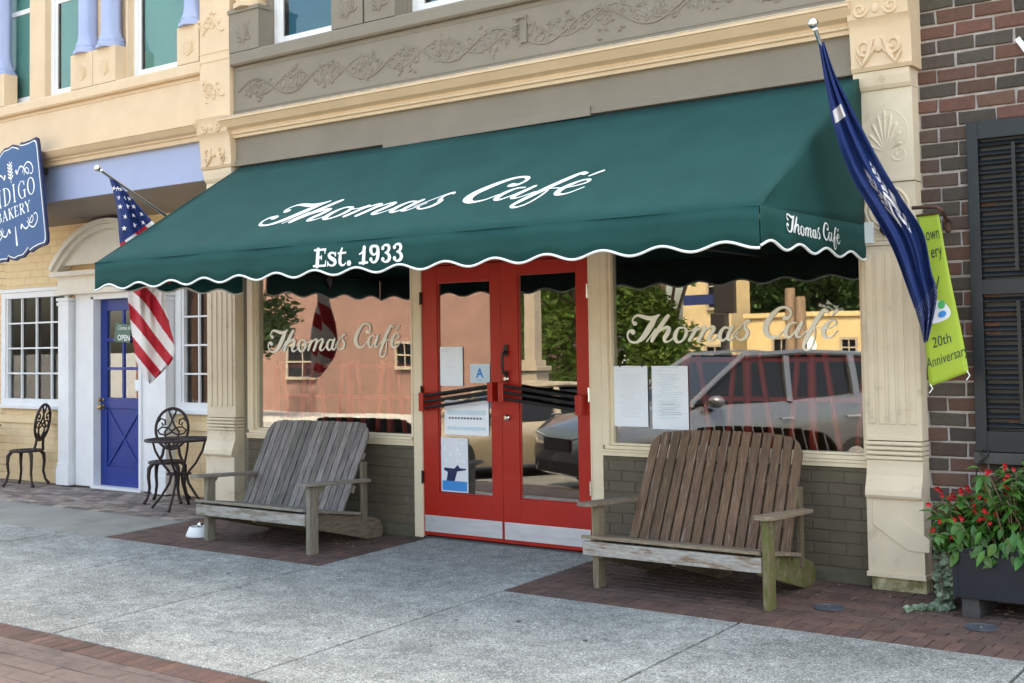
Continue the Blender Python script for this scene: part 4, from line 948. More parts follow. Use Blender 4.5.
text_obj('OPEN', .10, lambda x, y: (cxs + x, .8835, czs - .095 + y - x * .05), M['lettering'], 'lettering', os_, bold=.002)
text_obj('Come In', .075, lambda x, y: (cxs + x, .8835, czs + .04 + y - x * .05), M['lettering'], 'lettering', os_, shear=.5)
a = wy(135, 380, .89); b = wy(144, 391, .89)
t = MB(); t.box(a.x, b.x, .888, .892, b.z, a.z); tag(t.build('card', M['paper'], None), 'little white card behind the lowest pane of the blue door', 'card')
a = wy(63, 388, .88); b = wy(69, 397, .88)

# bakery sign
SIY = -0.35
def sg(x, y, d=0): return tuple(wy(x, y, SIY - d))
sign = thing('bakery_sign', 'blue hanging bakery sign with white lettering, scrolls and a wavy outline', 'sign', tuple(wy(8, 190, SIY)))
# outline in sign units (u right, v up) measured along the tilted board
o0 = wy(44.8, 188, SIY); tl = wy(33, 136, SIY); 
cR = wy(40.3, 140, SIY); cB = wy(50, 240, SIY); vdir = Vector((cR.x - cB.x, 0, cR.z - cB.z)).normalized(); udir = Vector((vdir.z, 0, -vdir.x))
HH = (cR - cB).length; WW = HH * 1.02
ctr = (cR + cB) / 2 - udir * (WW / 2)
def S(u, v, d=0): p = ctr + udir * u + vdir * v; return (p.x, SIY - d, p.z)
def outline(k):
    hw, hh = WW / 2 * k, HH / 2 * k; q = []
    top = [(0, .09), (.15, .10), (.30, .06), (.36, .03), (.42, .075), (.55, .055), (.75, .045), (.93, .05), (.985, .02), (1.0, -.05)]
    R = [(hw * a, hh + HH * b * .75) for a, b in top]; Bm = [(hw * a, -hh - HH * b * .75) for a, b in top][::-1]
    right = R + [(hw, hh * .5), (hw, 0), (hw, -hh * .5)] + Bm
    return right + [(-a, b) for a, b in right[::-1]]
def plate(k, d0, d1, mt, nm):
    t = MB(); t.prism([S(u, v, d1) for u, v in outline(k)], (0, (d1 - d0), 0)); return t.build(nm, mt, sign)
plate(1.0, 0, .03, M['sign_edge'], 'board')
plate(.955, .0302, .034, M['lettering'], 'border'); plate(.935, .0345, .036, M['sign_blue'], 'face')
def serif_word(word, x0, z0, h, w_, gap, thick, lay):
    st = []; x = x0
    tk, th = thick, thick * .35
    def Ls(*p): st.append(['L'] + [(x + a * w_, z0 + b * h, q) for a, b, q in p])
    def Cs(*p): st.append([(x + a * w_, z0 + b * h, q) for a, b, q in p])
    adv = {'I': .55, 'N': 1.05, 'D': 1.05, 'G': 1.0, 'O': 1.05, 'B': .95, 'A': 1.05, 'K': 1.0, 'E': .9, 'R': 1.0, 'Y': 1.0}
    for ch in word:
        def ser(a, b): Ls((a - .13, b, th), (a + .13, b, th))
        if ch == 'I': Ls((.2, 0, tk), (.2, 1, tk)); ser(.2, 0); ser(.2, 1)
        if ch == 'N': Ls((.15, 0, th), (.15, 1, th)); Ls((.15, 1, tk), (.8, 0, tk)); Ls((.8, 0, th), (.8, 1, th)); ser(.15, 0); ser(.8, 1); ser(.12, 1)
        if ch == 'D': Ls((.2, 0, tk), (.2, 1, tk)); ser(.14, 0); ser(.14, 1); Cs((.2, 1, th), (.5, .98, th), (.78, .78, tk * .8), (.85, .5, tk), (.78, .22, tk * .8), (.5, .02, th), (.2, 0, th))
        if ch == 'G': Cs((.8, .75, th), (.68, .95, th), (.42, 1, th), (.17, .78, tk * .8), (.1, .5, tk), (.17, .22, tk * .8), (.42, 0, th), (.7, .06, th), (.8, .2, tk * .7)); Ls((.8, .42, tk), (.8, .05, tk)); ser(.78, .42); Ls((.82, .72, th), (.82, .98, th))
        if ch == 'O': Cs((.46, 1, th), (.2, .85, tk * .7), (.09, .5, tk), (.2, .15, tk * .7), (.46, 0, th), (.74, .15, tk * .7), (.85, .5, tk), (.74, .85, tk * .7), (.46, 1, th))
        if ch == 'B': Ls((.2, 0, tk), (.2, 1, tk)); ser(.14, 0); ser(.14, 1); Cs((.2, 1, th), (.55, .98, th), (.68, .78, tk), (.52, .55, th), (.2, .53, th)); Cs((.2, .53, th), (.6, .5, th), (.75, .27, tk), (.55, .02, th), (.2, 0, th))
        if ch == 'A': Ls((.1, 0, th), (.45, 1, th)); Ls((.45, 1, tk), (.8, 0, tk)); Ls((.22, .35, th), (.66, .35, th)); ser(.1, 0); ser(.8, 0)
        if ch == 'K': Ls((.2, 0, tk), (.2, 1, tk)); ser(.18, 0); ser(.18, 1); Ls((.72, 1, th), (.2, .42, th)); Ls((.38, .6, tk), (.78, 0, tk)); ser(.78, 0); ser(.72, 1)
        if ch == 'E': Ls((.2, 0, tk), (.2, 1, tk)); ser(.14, 0); ser(.14, 1); Ls((.2, 1, th), (.68, 1, th), (.7, .8, th)); Ls((.2, .52, th), (.55, .52, th)); Ls((.2, 0, th), (.7, 0, th), (.74, .22, th))
        if ch == 'R': Ls((.2, 0, tk), (.2, 1, tk)); ser(.18, 0); ser(.14, 1); Cs((.2, 1, th), (.58, .98, th), (.7, .76, tk), (.55, .52, th), (.2, .5, th)); Ls((.42, .5, tk), (.78, 0, tk)); ser(.8, 0)
        if ch == 'Y': Ls((.08, 1, tk), (.42, .48, tk)); Ls((.78, 1, th), (.42, .48, th)); Ls((.42, .48, tk), (.42, 0, tk)); ser(.42, 0); ser(.08, 1); ser(.78, 1)
        x += w_ * adv[ch] + gap
    return st, x
st, xe = serif_word('INDIGO', 0, 0, HH * .17, HH * .112, HH * .014, HH * .022, 0)
shw = WW * .84 / xe
st = [([s[0]] if s[0] == 'L' else []) + [(p[0] * shw - WW * .42, p[1] + HH * .0, p[2]) for p in (s[1:] if s[0] == 'L' else s)] for s in st]
s2, xe2 = serif_word('BAKERY', 0, 0, HH * .10, HH * .082, HH * .006, HH * .018, 0)
sh2 = WW * .60 / xe2
st += [([s[0]] if s[0] == 'L' else []) + [(p[0] * sh2 - WW * .30, p[1] - HH * .15, p[2]) for p in (s[1:] if s[0] == 'L' else s)] for s in s2]
def scroll(cx, cy, s, fx, fy):
    out = []
    def A_(l): out.append([(cx + fx * a * s, cy + fy * b * s, w_ * s) for a, b, w_ in l])
    A_([(-1, -.05, .16), (-.92, .12, .14), (-.8, .02, .07), (-.55, -.2, .1), (-.25, -.1, .08), (0, .25, .08), (.22, .42, .07), (.3, .2, .06), (.1, .02, .06), (-.12, .15, .06), (-.2, .4, .05)])
    A_([(-.35, .22, .05), (-.1, -.12, .07), (.25, -.28, .08), (.6, -.1, .08), (.75, .25, .07), (.6, .5, .06), (.42, .45, .07)])
    return out
for fx in (1, -1):
    st += scroll(fx * WW * .26, HH * .285, HH * .165, fx, 1 * -1); st += scroll(fx * WW * .26, -HH * .275, HH * .165, fx, 1)
    for k in range(5): st.append([(fx * HH * .005, HH * (.24 + k * .033), HH * .012), (fx * HH * .035, HH * (.265 + k * .033), HH * .018)])
st.append(['L', (0, HH * .20, HH * .008), (0, HH * .42, HH * .008)]); st.append(['L', (0, -HH * .25, HH * .012), (0, -HH * .43, HH * .03)])
place_sheet(stroke_sheet(st, 0.0045), lambda a, b: S(a, b, .0378), M['lettering'], 'lettering', sign)
t = MB(); p_ = S(0, 0, 0); t.box(p_[0] - WW * .3, p_[0] + WW * .3, SIY + .001, -0.155, p_[2] + HH * .27, p_[2] + HH * .33); t.build('wall_mount', M['black'], sign)

# ------------------------------------------------------------------ brick building (right)
rb = thing('brick_building', 'dark red brick building with pale mortar and slate louvred shutters, right of the café', 'building', (8, 0, 0))
BR = [(0.12, 0.064, 0.047), (0.08, 0.062, 0.049), (0.066, 0.054, 0.043), (0.13, 0.066, 0.048), (0.092, 0.058, 0.046), (0.073, 0.059, 0.047), (0.145, 0.068, 0.050)]
t = MB(); t.box(4.63, 14, 0.03, 9, -.05, 9.5); t.build('wall_core', M['mortar'], rb)
t = MB(); bricks(t, (4.632, 0.03, 0.0), (1, 0, 0), (0, 0, 1), (0, -1, 0), 3.4, 5.9, 0.245, 0.088, 0.0165, 0.016, BR, vary=.2, jit=.003, ch=.006, x0=0.10); t.build('brickwork', M['brick'], rb)
sx, sy0 = 4.985, -0.035
shz0, shz1 = 0.985, 3.235
def shutter(x0):
    x1 = x0 + .62; t = MB(); f = .075
    t.box(x0, x0 + f, sy0, .01, shz0, shz1); t.box(x1 - f, x1, sy0, .01, shz0, shz1); t.box(x0 + f, x1 - f, sy0, .01, shz1 - .12, shz1); t.box(x0 + f, x1 - f, sy0, .01, shz0, shz0 + .14); t.box(x0 + f, x1 - f, sy0, .01, 2.05, 2.15)
    s_ = t.build('shutter', M['shutter_frame'], rb, bevel=.003)
    t = MB()
    for a, b in ((shz0 + .145, 2.045), (2.155, shz1 - .125)):
        n = int((b - a) / .062)
        for i in range(n):
            z = a + (i + .5) * (b - a) / n; t.beam((x0 + f + .002, -.012, z), (x1 - f - .002, -.012, z), .042, .009, up=(0, -.75, .66))
        t.box((x0 + x1) / 2 - .012, (x0 + x1) / 2 + .012, -.052, -.040, a + .05, b - .04)
    t.build('louvre', M['shutter'], s_)
    t = MB(); t.box(x0 + f - .01, x1 - f + .01, .012, .02, shz0 + .1, shz1 - .1); t.build('backing', M['shutter'], s_)
shutter(sx + .0); shutter(7.2)
t = MB(); t.box(5.61, 7.19, -.0, .028, 0.98, 3.23)
for xx in (6.05, 6.4, 6.75): t.box(xx - .013, xx + .013, -.022, -.014, 1.08, 3.13)
for zz in (1.6, 2.62): t.box(5.7, 7.1, -.021, -.0135, zz - .013, zz + .013)
t.box(5.69, 7.11, -.035, -.013, 2.08, 2.14)
t.build('window_frame', M['white'], rb)
t = MB(); t.box(5.7, 7.1, -.012, -.004, 1.08, 3.13); t.build('pane', M['glass_dim'], rb)
t = MB(); t.box(4.975, 7.9, -.06, .028, .905, .98); t.build('window_sill', M['sill_dark'], rb, bevel=.004)
t = MB(); t.beam((5.335, -.004, 3.775), (5.50, -.004, 3.50), .012, .035, up=(1, 0, .6)); t.beam((5.50, -.004, 3.50), (5.60, -.004, 3.80), .012, .03, up=(1, 0, -.4)); tag(t.build('wall_letter', M['lettering'], None), 'white metal letter stroke mounted on the brick wall at the upper right edge', 'letter')
# power of small bits: cable hook beside the sill
t = MB(); P = lambda x, y, Y=-.08: tuple(wy(x, y, Y))
t.tube([P(976, 476), P(977, 468), P(980, 461), P(985, 458), P(988, 455), P(987, 450), P(983, 449), P(981, 454), P(984, 459), P(981, 465)], .006, 6)
tag(t.build('cable_hook', M['black'], None), 'black curled cable hook hanging below the dark window sill over the flowers', 'hook')

# banner with wall arm
bn = thing('banner', 'lime green cloth banner with a printed paint palette, hung from the brick wall', 'banner', tuple(wy(945, 290, -.30)))
BY = -.30
def Bp(u, v, d=0):   # u 0..1 across, v 0..1 down
    a = wy(917, 216, BY); b = wy(938, 213, BY); c = wy(968.5, 372, BY); e = wy(929, 387, BY)
    p = a.lerp(b, u).lerp(e.lerp(c, u), v); k = 0.012 * sin(v * 7 + u * 2) + 0.02 * (u - .5) * sin(v * 3)
    return (p.x, BY + k - d, p.z)
t = MB(); n1, n2 = 8, 40
t.add([Bp(i / n1, j / n2) for i in range(n1 + 1) for j in range(n2 + 1)], [(i * (n2 + 1) + j, (i + 1) * (n2 + 1) + j, (i + 1) * (n2 + 1) + j + 1, i * (n2 + 1) + j + 1) for i in range(n1) for j in range(n2)])
o = t.build('cloth', M['banner'], bn, smooth=True, fix=False); md = o.modifiers.new('s', 'SOLIDIFY'); md.thickness = .003; md.offset = -1
bh_ = (wy(938, 213, BY) - wy(968.5, 372, BY)).length; bw_ = (wy(929, 387, BY) - wy(968.5, 372, BY)).length
def btext(s, size, u, v, shear=0, sx_=1):
    text_obj(s, size, lambda x, y: Bp(u + x / bw_, v - y / bh_, .006), M['ink'], 'lettering', bn, sx=sx_)
btext('own', .12, .60, .155, sx_=.8); btext('ery', .12, .66, .265, sx_=.8)
btext('20th', .095, .46, .79, sx_=.85); btext('Anniversary', .095, .53, .895, sx_=.66)
t = MB(); q = [Bp(.45 + .37 * cos(a) , .60 + .065 * sin(a) + .012 * cos(a * 2), .005) for a in [i * 2 * pi / 28 for i in range(28)]]; t.add(q, [tuple(range(28))]); t.build('palette', M['grey_print'], bn, fix=False)
for (u, v, ru, rv, mt, nm) in ((.60, .555, .11, .026, 'green_print', 'paint_spot'), (.58, .612, .12, .020, 'blue_print', 'paint_spot')):
    t = MB(); t.add([Bp(u + ru * cos(a), v + rv * sin(a), .0075) for a in [i * 2 * pi / 16 for i in range(16)]], [tuple(range(16))]); t.build(nm, M[mt], bn, fix=False)
t = MB(); t.add([Bp(.40, .51, .006), Bp(.44, .512, .006), Bp(.66, .385, .006), Bp(.62, .383, .006)], [(0, 1, 2, 3)]); t.build('brush_print', M['ink'], bn, fix=False)
t = MB(); t.tube([wy(912, 208, BY), wy(925, 207, BY), wy(936, 207, BY), wy(942, 210, BY), wy(945, 217, -.22), (wy(948, 222, -.02).x, .01, wy(948, 222, -.02).z)], .013, 8)
t.tube([wy(916, 216, BY), wy(939, 212.5, BY)], .009, 6)
for k in range(3): p = wy(946 + k, 222 + k * 4, -.06); t.ball(p, .028 - k * .003, 8, (1, .8, 1.1))
t.build('bracket_arm', mat('rusty_iron', (0.05, 0.025, 0.02), (0.12, 0.045, 0.03), 20, .7), bn, smooth=50)
for x, y in ((930, 384), (967, 371)): p = wy(x, y, BY - .005); t = MB(); t.tube([p, p + Vector((.02, -.01, -.03)), p + Vector((.0, -.02, -.06))], .004, 5); t.build('tie', M['lettering'], bn)

# ------------------------------------------------------------------ flags
def cloth_pt(L, Rr, u, v, folds, amp, ph=0):
    """L, R: lists of (px, py, Y) down the two edges; u across, v down."""
    def ev(E_, q):
        k = q * (len(E_) - 1); i = min(int(k), len(E_) - 2); f = k - i
        P0 = E_[max(i - 1, 0)]; P1 = E_[i]; P2 = E_[i + 1]; P3 = E_[min(i + 2, len(E_) - 1)]
        return [0.5 * (2 * b + (c - a) * f + (2 * a - 5 * b + 4 * c - d) * f * f + (-a + 3 * b - 3 * c + d) * f ** 3) for a, b, c, d in zip(P0, P1, P2, P3)]
    a = ev(L, v); b = ev(Rr, v); x = a[0] + (b[0] - a[0]) * u; y = a[1] + (b[1] - a[1]) * u; Y = a[2] + (b[2] - a[2]) * u
    Y += amp * (sin(u * folds * 2 * pi + ph + v * 2.5 + .8 * sin(v * 7)) + .45 * sin(u * folds * 4.7 * pi + v * 6 + 1) * (.5 + .5 * sin(v * 13)) + .3 * sin(v * 21 + u * 5)) * min(1, v * 4 + .1)
    return wy(x, y, Y)
def flag_cloth(parent, L, Rr, nu, nv, folds, amp, pick, mats, ph=0):
    t = MB(); pts = [[cloth_pt(L, Rr, i / nu, j / nv, folds, amp, ph) for j in range(nv + 1)] for i in range(nu + 1)]
    o = len(t.v); t.v += [tuple(p) for c in pts for p in c]
    for i in range(nu):
        for j in range(nv):
            a = i * (nv + 1) + j; t.f.append((a, a + nv + 1, a + nv + 2, a + 1)); t.c.append((1, 1, 1)); t.mi.append(pick((i + .5) / nu, (j + .5) / nv))
    ob = t.build('cloth', mats, parent, smooth=True, fix=False); md = ob.modifiers.new('s', 'SOLIDIFY'); md.thickness = .002; md.offset = 0
    return ob
fm = [M['flag_navy'], M['flag_white'], M['flag_red']]
# palmetto state flag on the right pilaster
FX = 4.44
base = Vector((FX, -.14, 2.53)); tip = wy(815.5, 30, -1.18)
fl = thing('flag', 'dark blue palmetto flag hanging folded from a pole on the right cream pilaster', 'flag', tuple(base))
t = MB(); t.tube([base, tip], .014, 10); t.build('pole', M['chrome'], fl, smooth=40)
t = MB(); dv = (tip - base).normalized(); t.ball(tip + dv * .05, .034, 14); t.lathe(tip - dv * .0, [(.016, 0), (.024, .01), (.014, .03)], 12, axis=dv); t.build('finial', M['chrome'], fl, smooth=40)
t = MB(); pb = wy(866, 233, -.135); t.box(pb.x - .055, pb.x + .055, -.142, -.12, pb.z - .075, pb.z + .075); t.build('mount_plate', M['lettering'], fl, bevel=.003)
t = MB(); t.tube([Vector((FX, -.13, 2.50)), base + dv * .10], .022, 10); t.ball(Vector((FX, -.16, 2.53)), .035, 10); t.build('socket', M['iron'], fl, smooth=40)
pm = tip.lerp(base, .10)
Ls = [(818.5, 42, -1.13), (826, 88, -1.12), (836, 135, -1.08), (852, 178, -.98), (872, 212, -.86), (892, 248, -.74), (908, 290, -.60), (919, 322, -.50), (924, 343, -.45)]
Rs = [(824, 42, -1.10), (836, 76, -1.04), (858, 120, -.94), (880, 162, -.82), (903, 200, -.70), (923, 232, -.56), (931, 270, -.48), (937, 296, -.42), (928, 341, -.45)]
def palm(u, v):
    x, y = u, v
    # leaflets of the palmetto seen along the folds, and the crescent near the hoist
    for cx_, cy_, ln, wd, sl in ((.50, .475, .115, .10, .02), (.70, .49, .13, .13, -.02)):
        dy = (v - cy_) / ln; dx = (u - cx_ - sl * dy) / wd
        if abs(dy) < 1 and abs(dx) < (1 - abs(dy)) ** .6 * (.8 + .3 * sin(v * 70 + cx_ * 9)) and sin(v * 150 + abs(dx) * 7 + 3 * sin(v * 31 + u * 9)) > -.55: return 1
    if .19 < v < .225 and .12 < u < .62: return 1
    if v > .82 and sin(u * 91 + v * 233) * sin(u * 57 - v * 171) > .80: return 1
    return 0
flag_cloth(fl, Ls, Rs, 90, 300, 2.6, .036, palm, fm)
# national flag beyond the awning
FX2 = -2.70
base2 = Vector((FX2, -.14, 2.78)); tip2 = wy(101.5, 171, -1.55)
f2 = thing('flag', 'stars and stripes flag drooping from a pole beyond the left end of the awning', 'flag', tuple(base2))
dv = (tip2 - base2).normalized()
t = MB(); t.tube([base2, tip2], .014, 10); t.build('pole', M['chrome'], f2, smooth=40)
t = MB(); t.ball(tip2 + dv * .05, .034, 14); t.lathe(tip2, [(.016, 0), (.024, .01), (.014, .03)], 12, axis=dv); t.build('finial', M['chrome'], f2, smooth=40)
t = MB(); t.box(FX2 - .06, FX2 + .06, -.142, -.12, 2.70, 2.86); t.tube([Vector((FX2, -.13, 2.75)), base2 + dv * .1], .022, 10); t.build('socket', M['iron'], f2, smooth=40)
L2 = [(109, 177, -1.45), (116, 205, -1.42), (120, 245, -1.36), (123, 270, -1.30), (128, 300, -1.24), (132, 335, -1.18), (138, 365, -1.12), (149, 384, -1.05)]
R2 = [(113, 178, -1.42), (138, 205, -1.28), (160, 230, -1.10), (188, 260, -.92), (166, 290, -1.02), (169, 322, -1.06), (174, 356, -1.02), (151, 383, -1.05)]
L2b = [a for a in L2]
def strp(u, v):
    d = cloth_pt(L2, R2, u, v, 0, 0); q = d
    # pixel-free: pattern in cloth plane coordinates (metres), canton above, stripes running down to the right
    X_, Z_ = q.x, q.z
    s = (X_ + 4.0) * 0.80 + (Z_ - 2.0) * 0.60      # distance across the stripes
    if v < .43:
        if Z_ > CAN0 + (X_ - CANX) * .95 - .0: return 0
    k = int(math.floor(s / .105)); return 1 if k % 2 else 2
CANX = wy(128, 240, -1.3).x; CAN0 = wy(128, 240, -1.3).z
cl = flag_cloth(f2, L2, R2, 110, 300, 1.5, .03, strp, fm, ph=.8)
t = MB()     # stars sewn on the canton
for r in range(9):
    for c_ in range(3):
        u = .17 + c_ * .30 + (r % 2) * .12; v = .07 + r * .040
        if u > .93: continue
        if strp(u, v) != 0: continue
        c0 = cloth_pt(L2, R2, u, v, 1.5, .03, .8); rr = .028
        nrm = (CAM - c0).normalized(); ex = Vector((nrm.y, -nrm.x, 0)).normalized() * -1; ez = nrm.cross(ex)
        q = []
        for k in range(10): a = pi / 2 + k * pi / 5; r_ = rr if k % 2 == 0 else rr * .42; q.append(c0 + nrm * .006 + ex * cos(a) * r_ + ez * sin(a) * r_)
        t.add([c0 + nrm * .006] + q, [(0, k + 1, (k + 1) % 10 + 1) for k in range(10)])
t.build('star', M['flag_white'], f2, fix=False)

# ------------------------------------------------------------------ benches
def gray(v): k = 1 + U(-v, v); return (k, k * U(.97, 1.02), k * U(.95, 1.02))
def bench(name, label, x0, x1, n, wood, board, front_mat, legm, legR, yf, seed, topz, round_, tilt, armz, gap):
    random.seed(seed)
    cx = (x0 + x1) / 2; W_ = x1 - x0; b = thing(name, label, 'bench', (cx, -.7, 0), 'slatted benches outside the café')
    g0 = 0.028 * (yf + .05)
    lw = .05
    # legs
    for side in (0, 1):
        t = MB(); xx = (x0 + .05) if side == 0 else (x1 + .005)
        if side == 1: yy0, yy1 = yf - .005, yf + .10
        else: yy0, yy1 = yf + .035, yf + .135
        t.col((1, 1, 1)); t.box(xx, xx + lw, yy0, yy1, g0 - .003, armz - .018); t.build('leg', legR if side else legm, b, bevel=.006)
    # sloping side boards down to the ground behind
    for xx in (x0 + .105, cx, x1 - .05):
        t = MB(); t.col(gray(.1)); gz_ = -.006
        prof = [(yf + .03, .19), (yf + .03, .335), (-.26, .185), (-.18, .155), (-.135, .10), (-.13, .04), (-.16, gz_), (-.34, gz_)]
        t.prism([(xx, p, q) for p, q in prof], (.04, 0, 0)); t.build('side_board', (legR if legR == M['moss'] else M['wood_h']) if xx > cx else M['wood_h'], b, bevel=.006)
    # seat boards
    t = MB(); t.col((1, 1, 1)); t.box(x0, x1 - .0, yf - .02, yf + .018, .215, .315); t.build('front_board', front_mat, b, bevel=.004)
    t = MB(); yy = yf - .03; k = 0
    while yy < -.52:
        z0 = .325 - (yy - yf) * .15 + .012; t.col(gray(.12)); ww = .085
        t.beam((x0 + .0 if k else x0 - .005, yy + ww / 2, z0), (x1 - (.055 if k == 0 else 0) + .05, yy + ww / 2, z0), ww, .024, up=(0, .15, 1)); yy += ww + .012; k += 1
    t.build('seat', board, b, bevel=.004)
    # backrest slats, leaning back, corners rounded
    t = MB(); D0 = Vector((0, -.62, .20)); D1 = Vector((0, -.24, 1.0)); dn = (D1 - D0).normalized(); L_ = (D1 - D0).length; nn = Vector((0, -dn.z, dn.y))
    sp = W_ / n
    for i in range(n):
        u = (i + .5) / n; a = abs(u - .5) * 2
        xb = x0 + .045 + (W_ - .09) * u + tilt[0]; xt_ = cx + (u - .5) * W_ * tilt[2] + tilt[1]
        h = L_ + topz - round_[0] * a ** round_[1] + U(-.004, .004)
        hb, ht = (W_ - .09) / n / 2 - gap / 2, W_ * tilt[2] / n / 2 - gap / 2
        off = U(-.003, .003)
        t.col(gray(.24)); pl = []
        def pt(x, l, d): return Vector((x, 0, 0)) + Vector((0, D0.y, D0.z)) + dn * l + nn * (d + off)
        xa = lambda l, s_: (xb + (xt_ - xb) * l / L_) + s_ * (hb + (ht - hb) * l / L_)
        up_l = h - (round_[0] * (max(0, a + 1 / n) ** round_[1] - a ** round_[1]) * .5 if u < .5 else -round_[0] * (a ** round_[1] - max(0, a - 1 / n) ** round_[1]) * .5)
        up_r = h + (h - up_l)
        if i in (0, n - 1):
            up = h - .02; poly = [(xa(0, -1), 0), (xa(0, 1), 0)]
            c_ = [(xa(up, 1), up + .02), (xa(up, 1) , up + .02)]
            if i == 0: poly += [(xa(up, 1), up_r), (xa(up, 0), up_r - .03), (xa(up - .08, -1), up_r - .10)]
            else: poly += [(xa(up - .08, 1), up_l - .10), (xa(up, 0), up_l - .03), (xa(up, -1), up_l)]
        else: poly = [(xa(0, -1), 0), (xa(0, 1), 0), (xa(h, 1), up_r), (xa(h, -1), up_l)]
        t.prism([pt(x, l, .011) for x, l in poly], nn * -.022)
    t.build('backrest', wood, b, bevel=.003)
    t = MB()
    for l in (.30, .62):
        p = Vector((0, D0.y, D0.z)) + dn * l - nn * .03; t.col(gray(.1)); t.beam((x0 + .13, p.y, p.z), (x1 - .06, p.y, p.z), .03, .07, up=dn)
    t.build('back_rail', board, b, bevel=.004)
    # rear posts and arms
    for xx, pt_ in ((x0 + .12, .02), (x1 - .015, .13)):
        t = MB(); t.col((.75, .72, .68)); t.box(xx - .018, xx + .018, -.42, -.355, .15, armz + pt_); t.build('rear_post', M['wood_v'] if legR == M['moss'] else M['wood_vg'], b, bevel=.005)
    for side in (0, 1):
        xm_ = (x0 + .075 - .015) if side == 0 else (x1 + .045); t = MB(); t.col(gray(.08)); hw = .072
        pr = [(-hw * .55, yf - .10), (-hw * .9, yf - .08), (-hw, yf - .03), (-hw, yf + .2), (-hw * .55, -.40), (hw * .7, -.40), (hw, yf + .2), (hw, yf - .03), (hw * .8, yf - .085), (hw * .4, yf - .105)]
        zf = lambda y: armz - (y - yf) * (.045)
        t.prism([(xm_ + p, q, zf(q) - .014) for p, q in pr], (0, 0, .028)); ar = t.build('armrest', board, b, bevel=.005)
        t = MB(); t.col((.9, .9, .9)); xx = xm_ + (.0 if side == 0 else -.0); t.prism([(xx - .015, yf + .10, armz - .02), (xx - .015, yf + .19, armz - .02), (xx - .015, yf + .175, armz - .05), (xx - .015, yf + .12, armz - .09), (xx - .015, yf + .10, armz - .16)], (.03, 0, 0)); t.build('bracket', board, ar, bevel=.003)
    return b
bench('bench', 'brown slatted bench with a flaking white front board under the right shop window', 2.455, 3.865, 15, M['wood_brown'], M['wood_x'], M['paint_peel'], M['wood_v'], M['moss'], -1.06, 3, .085, (.075, 5.5), (.05, .045, .90), .585, .017)
bench('bench', 'silvery grey slatted bench with rounded back corners under the left shop window', -1.825, -.38, 17, M['wood_grey'], M['wood_xg'], M['paint_peel_g'], M['wood_vg'], M['wood_vg'], -1.13, 5, .055, (.06, 8.0), (-.04, -.01, .955), .575, .010)
random.seed(11)

# ------------------------------------------------------------------ bistro furniture
def rot(p, a): return (p[0] * cos(a) - p[1] * sin(a), p[0] * sin(a) + p[1] * cos(a), p[2])
def bistro_chair(label, x, y, a, z0=0.0):
    """front of the chair faces local -Y"""
    c = thing('bistro_chair', label, 'chair', (x, y, z0), 'cast iron bistro chairs outside the bakery')
    def W(p): q = rot(p, a); return Vector((x + q[0], y + q[1], z0 + q[2]))
    def tb(t, pts, r, n=8): t.tube([W(p) for p in pts], [q * 1.3 for q in r] if isinstance(r, list) else r * 1.35, n)
    t = MB(); N_ = 20; R_ = .20
    for rr in (R_, R_ * .8, R_ * .45): tb(t, [(rr * cos(i * 2 * pi / N_), rr * sin(i * 2 * pi / N_) * .95, .46) for i in range(N_ + 1)], .012)
    for k in range(12): an = k * pi / 6; tb(t, [(R_ * .1 * cos(an), R_ * .1 * sin(an), .455), (R_ * .6 * cos(an + .12), R_ * .57 * sin(an + .12), .457), (R_ * cos(an), R_ * .95 * sin(an), .46)], .010)
    t.add([W((R_ * cos(i * 2 * pi / N_), R_ * .95 * sin(i * 2 * pi / N_), .448)) for i in range(N_)], [tuple(range(N_))])
    t.build('seat', M['iron'], c, smooth=40)
    for sx_, sy_ in ((-1, -1), (1, -1), (-1, 1), (1, 1)):
        t = MB(); k = .13; f = .21; tb(t, [(sx_ * k, sy_ * k, .455), (sx_ * (k + .035), sy_ * (k + .03), .40), (sx_ * (k + .04), sy_ * (k + .035), .30), (sx_ * (k + .03), sy_ * (k + .025), .18), (sx_ * (k + .05), sy_ * (k + .045), .07), (sx_ * f, sy_ * f, .008)], [.019, .019, .015, .013, .012, .017]); t.build('leg', M['iron'], c, smooth=40)
    t = MB()
    B = lambda u, v: (u, .17 + (v - .46) * .16, v)      # back plane, leaning
    cz_ = .83; ra, rb_ = .19, .235
    tb(t, [B(ra * cos(q), cz_ + rb_ * sin(q)) for q in [i * 2 * pi / 32 for i in range(33)]], .013)
    for s_ in (1, -1):
        tb(t, [B(s_ * .13, .46), B(s_ * .10, .53), B(s_ * .085, .62)], .013)
        tb(t, [B(s_ * .005, .62), B(s_ * .07, .70), B(s_ * .085, .79), B(s_ * .03, .86), B(0, .93), B(s_ * .03, 1.0), B(s_ * .045, 1.04), B(0, 1.06)], .009, 6)
        tb(t, [B(s_ * .175, .90), B(s_ * .13, .95), B(s_ * .085, .93), B(s_ * .08, .88), B(s_ * .11, .87), B(s_ * .12, .90)], .008, 6)
        tb(t, [B(0, .79), B(s_ * .07, .755), B(s_ * .14, .77), B(s_ * .165, .81), B(s_ * .12, .85), B(s_ * .05, .84), B(0, .80)], .008, 6)
        tb(t, [B(s_ * .16, .71), B(s_ * .10, .68), B(s_ * .05, .63), B(0, .61)], .009, 6)
    t.build('backrest', M['iron'], c, smooth=40)
    return c
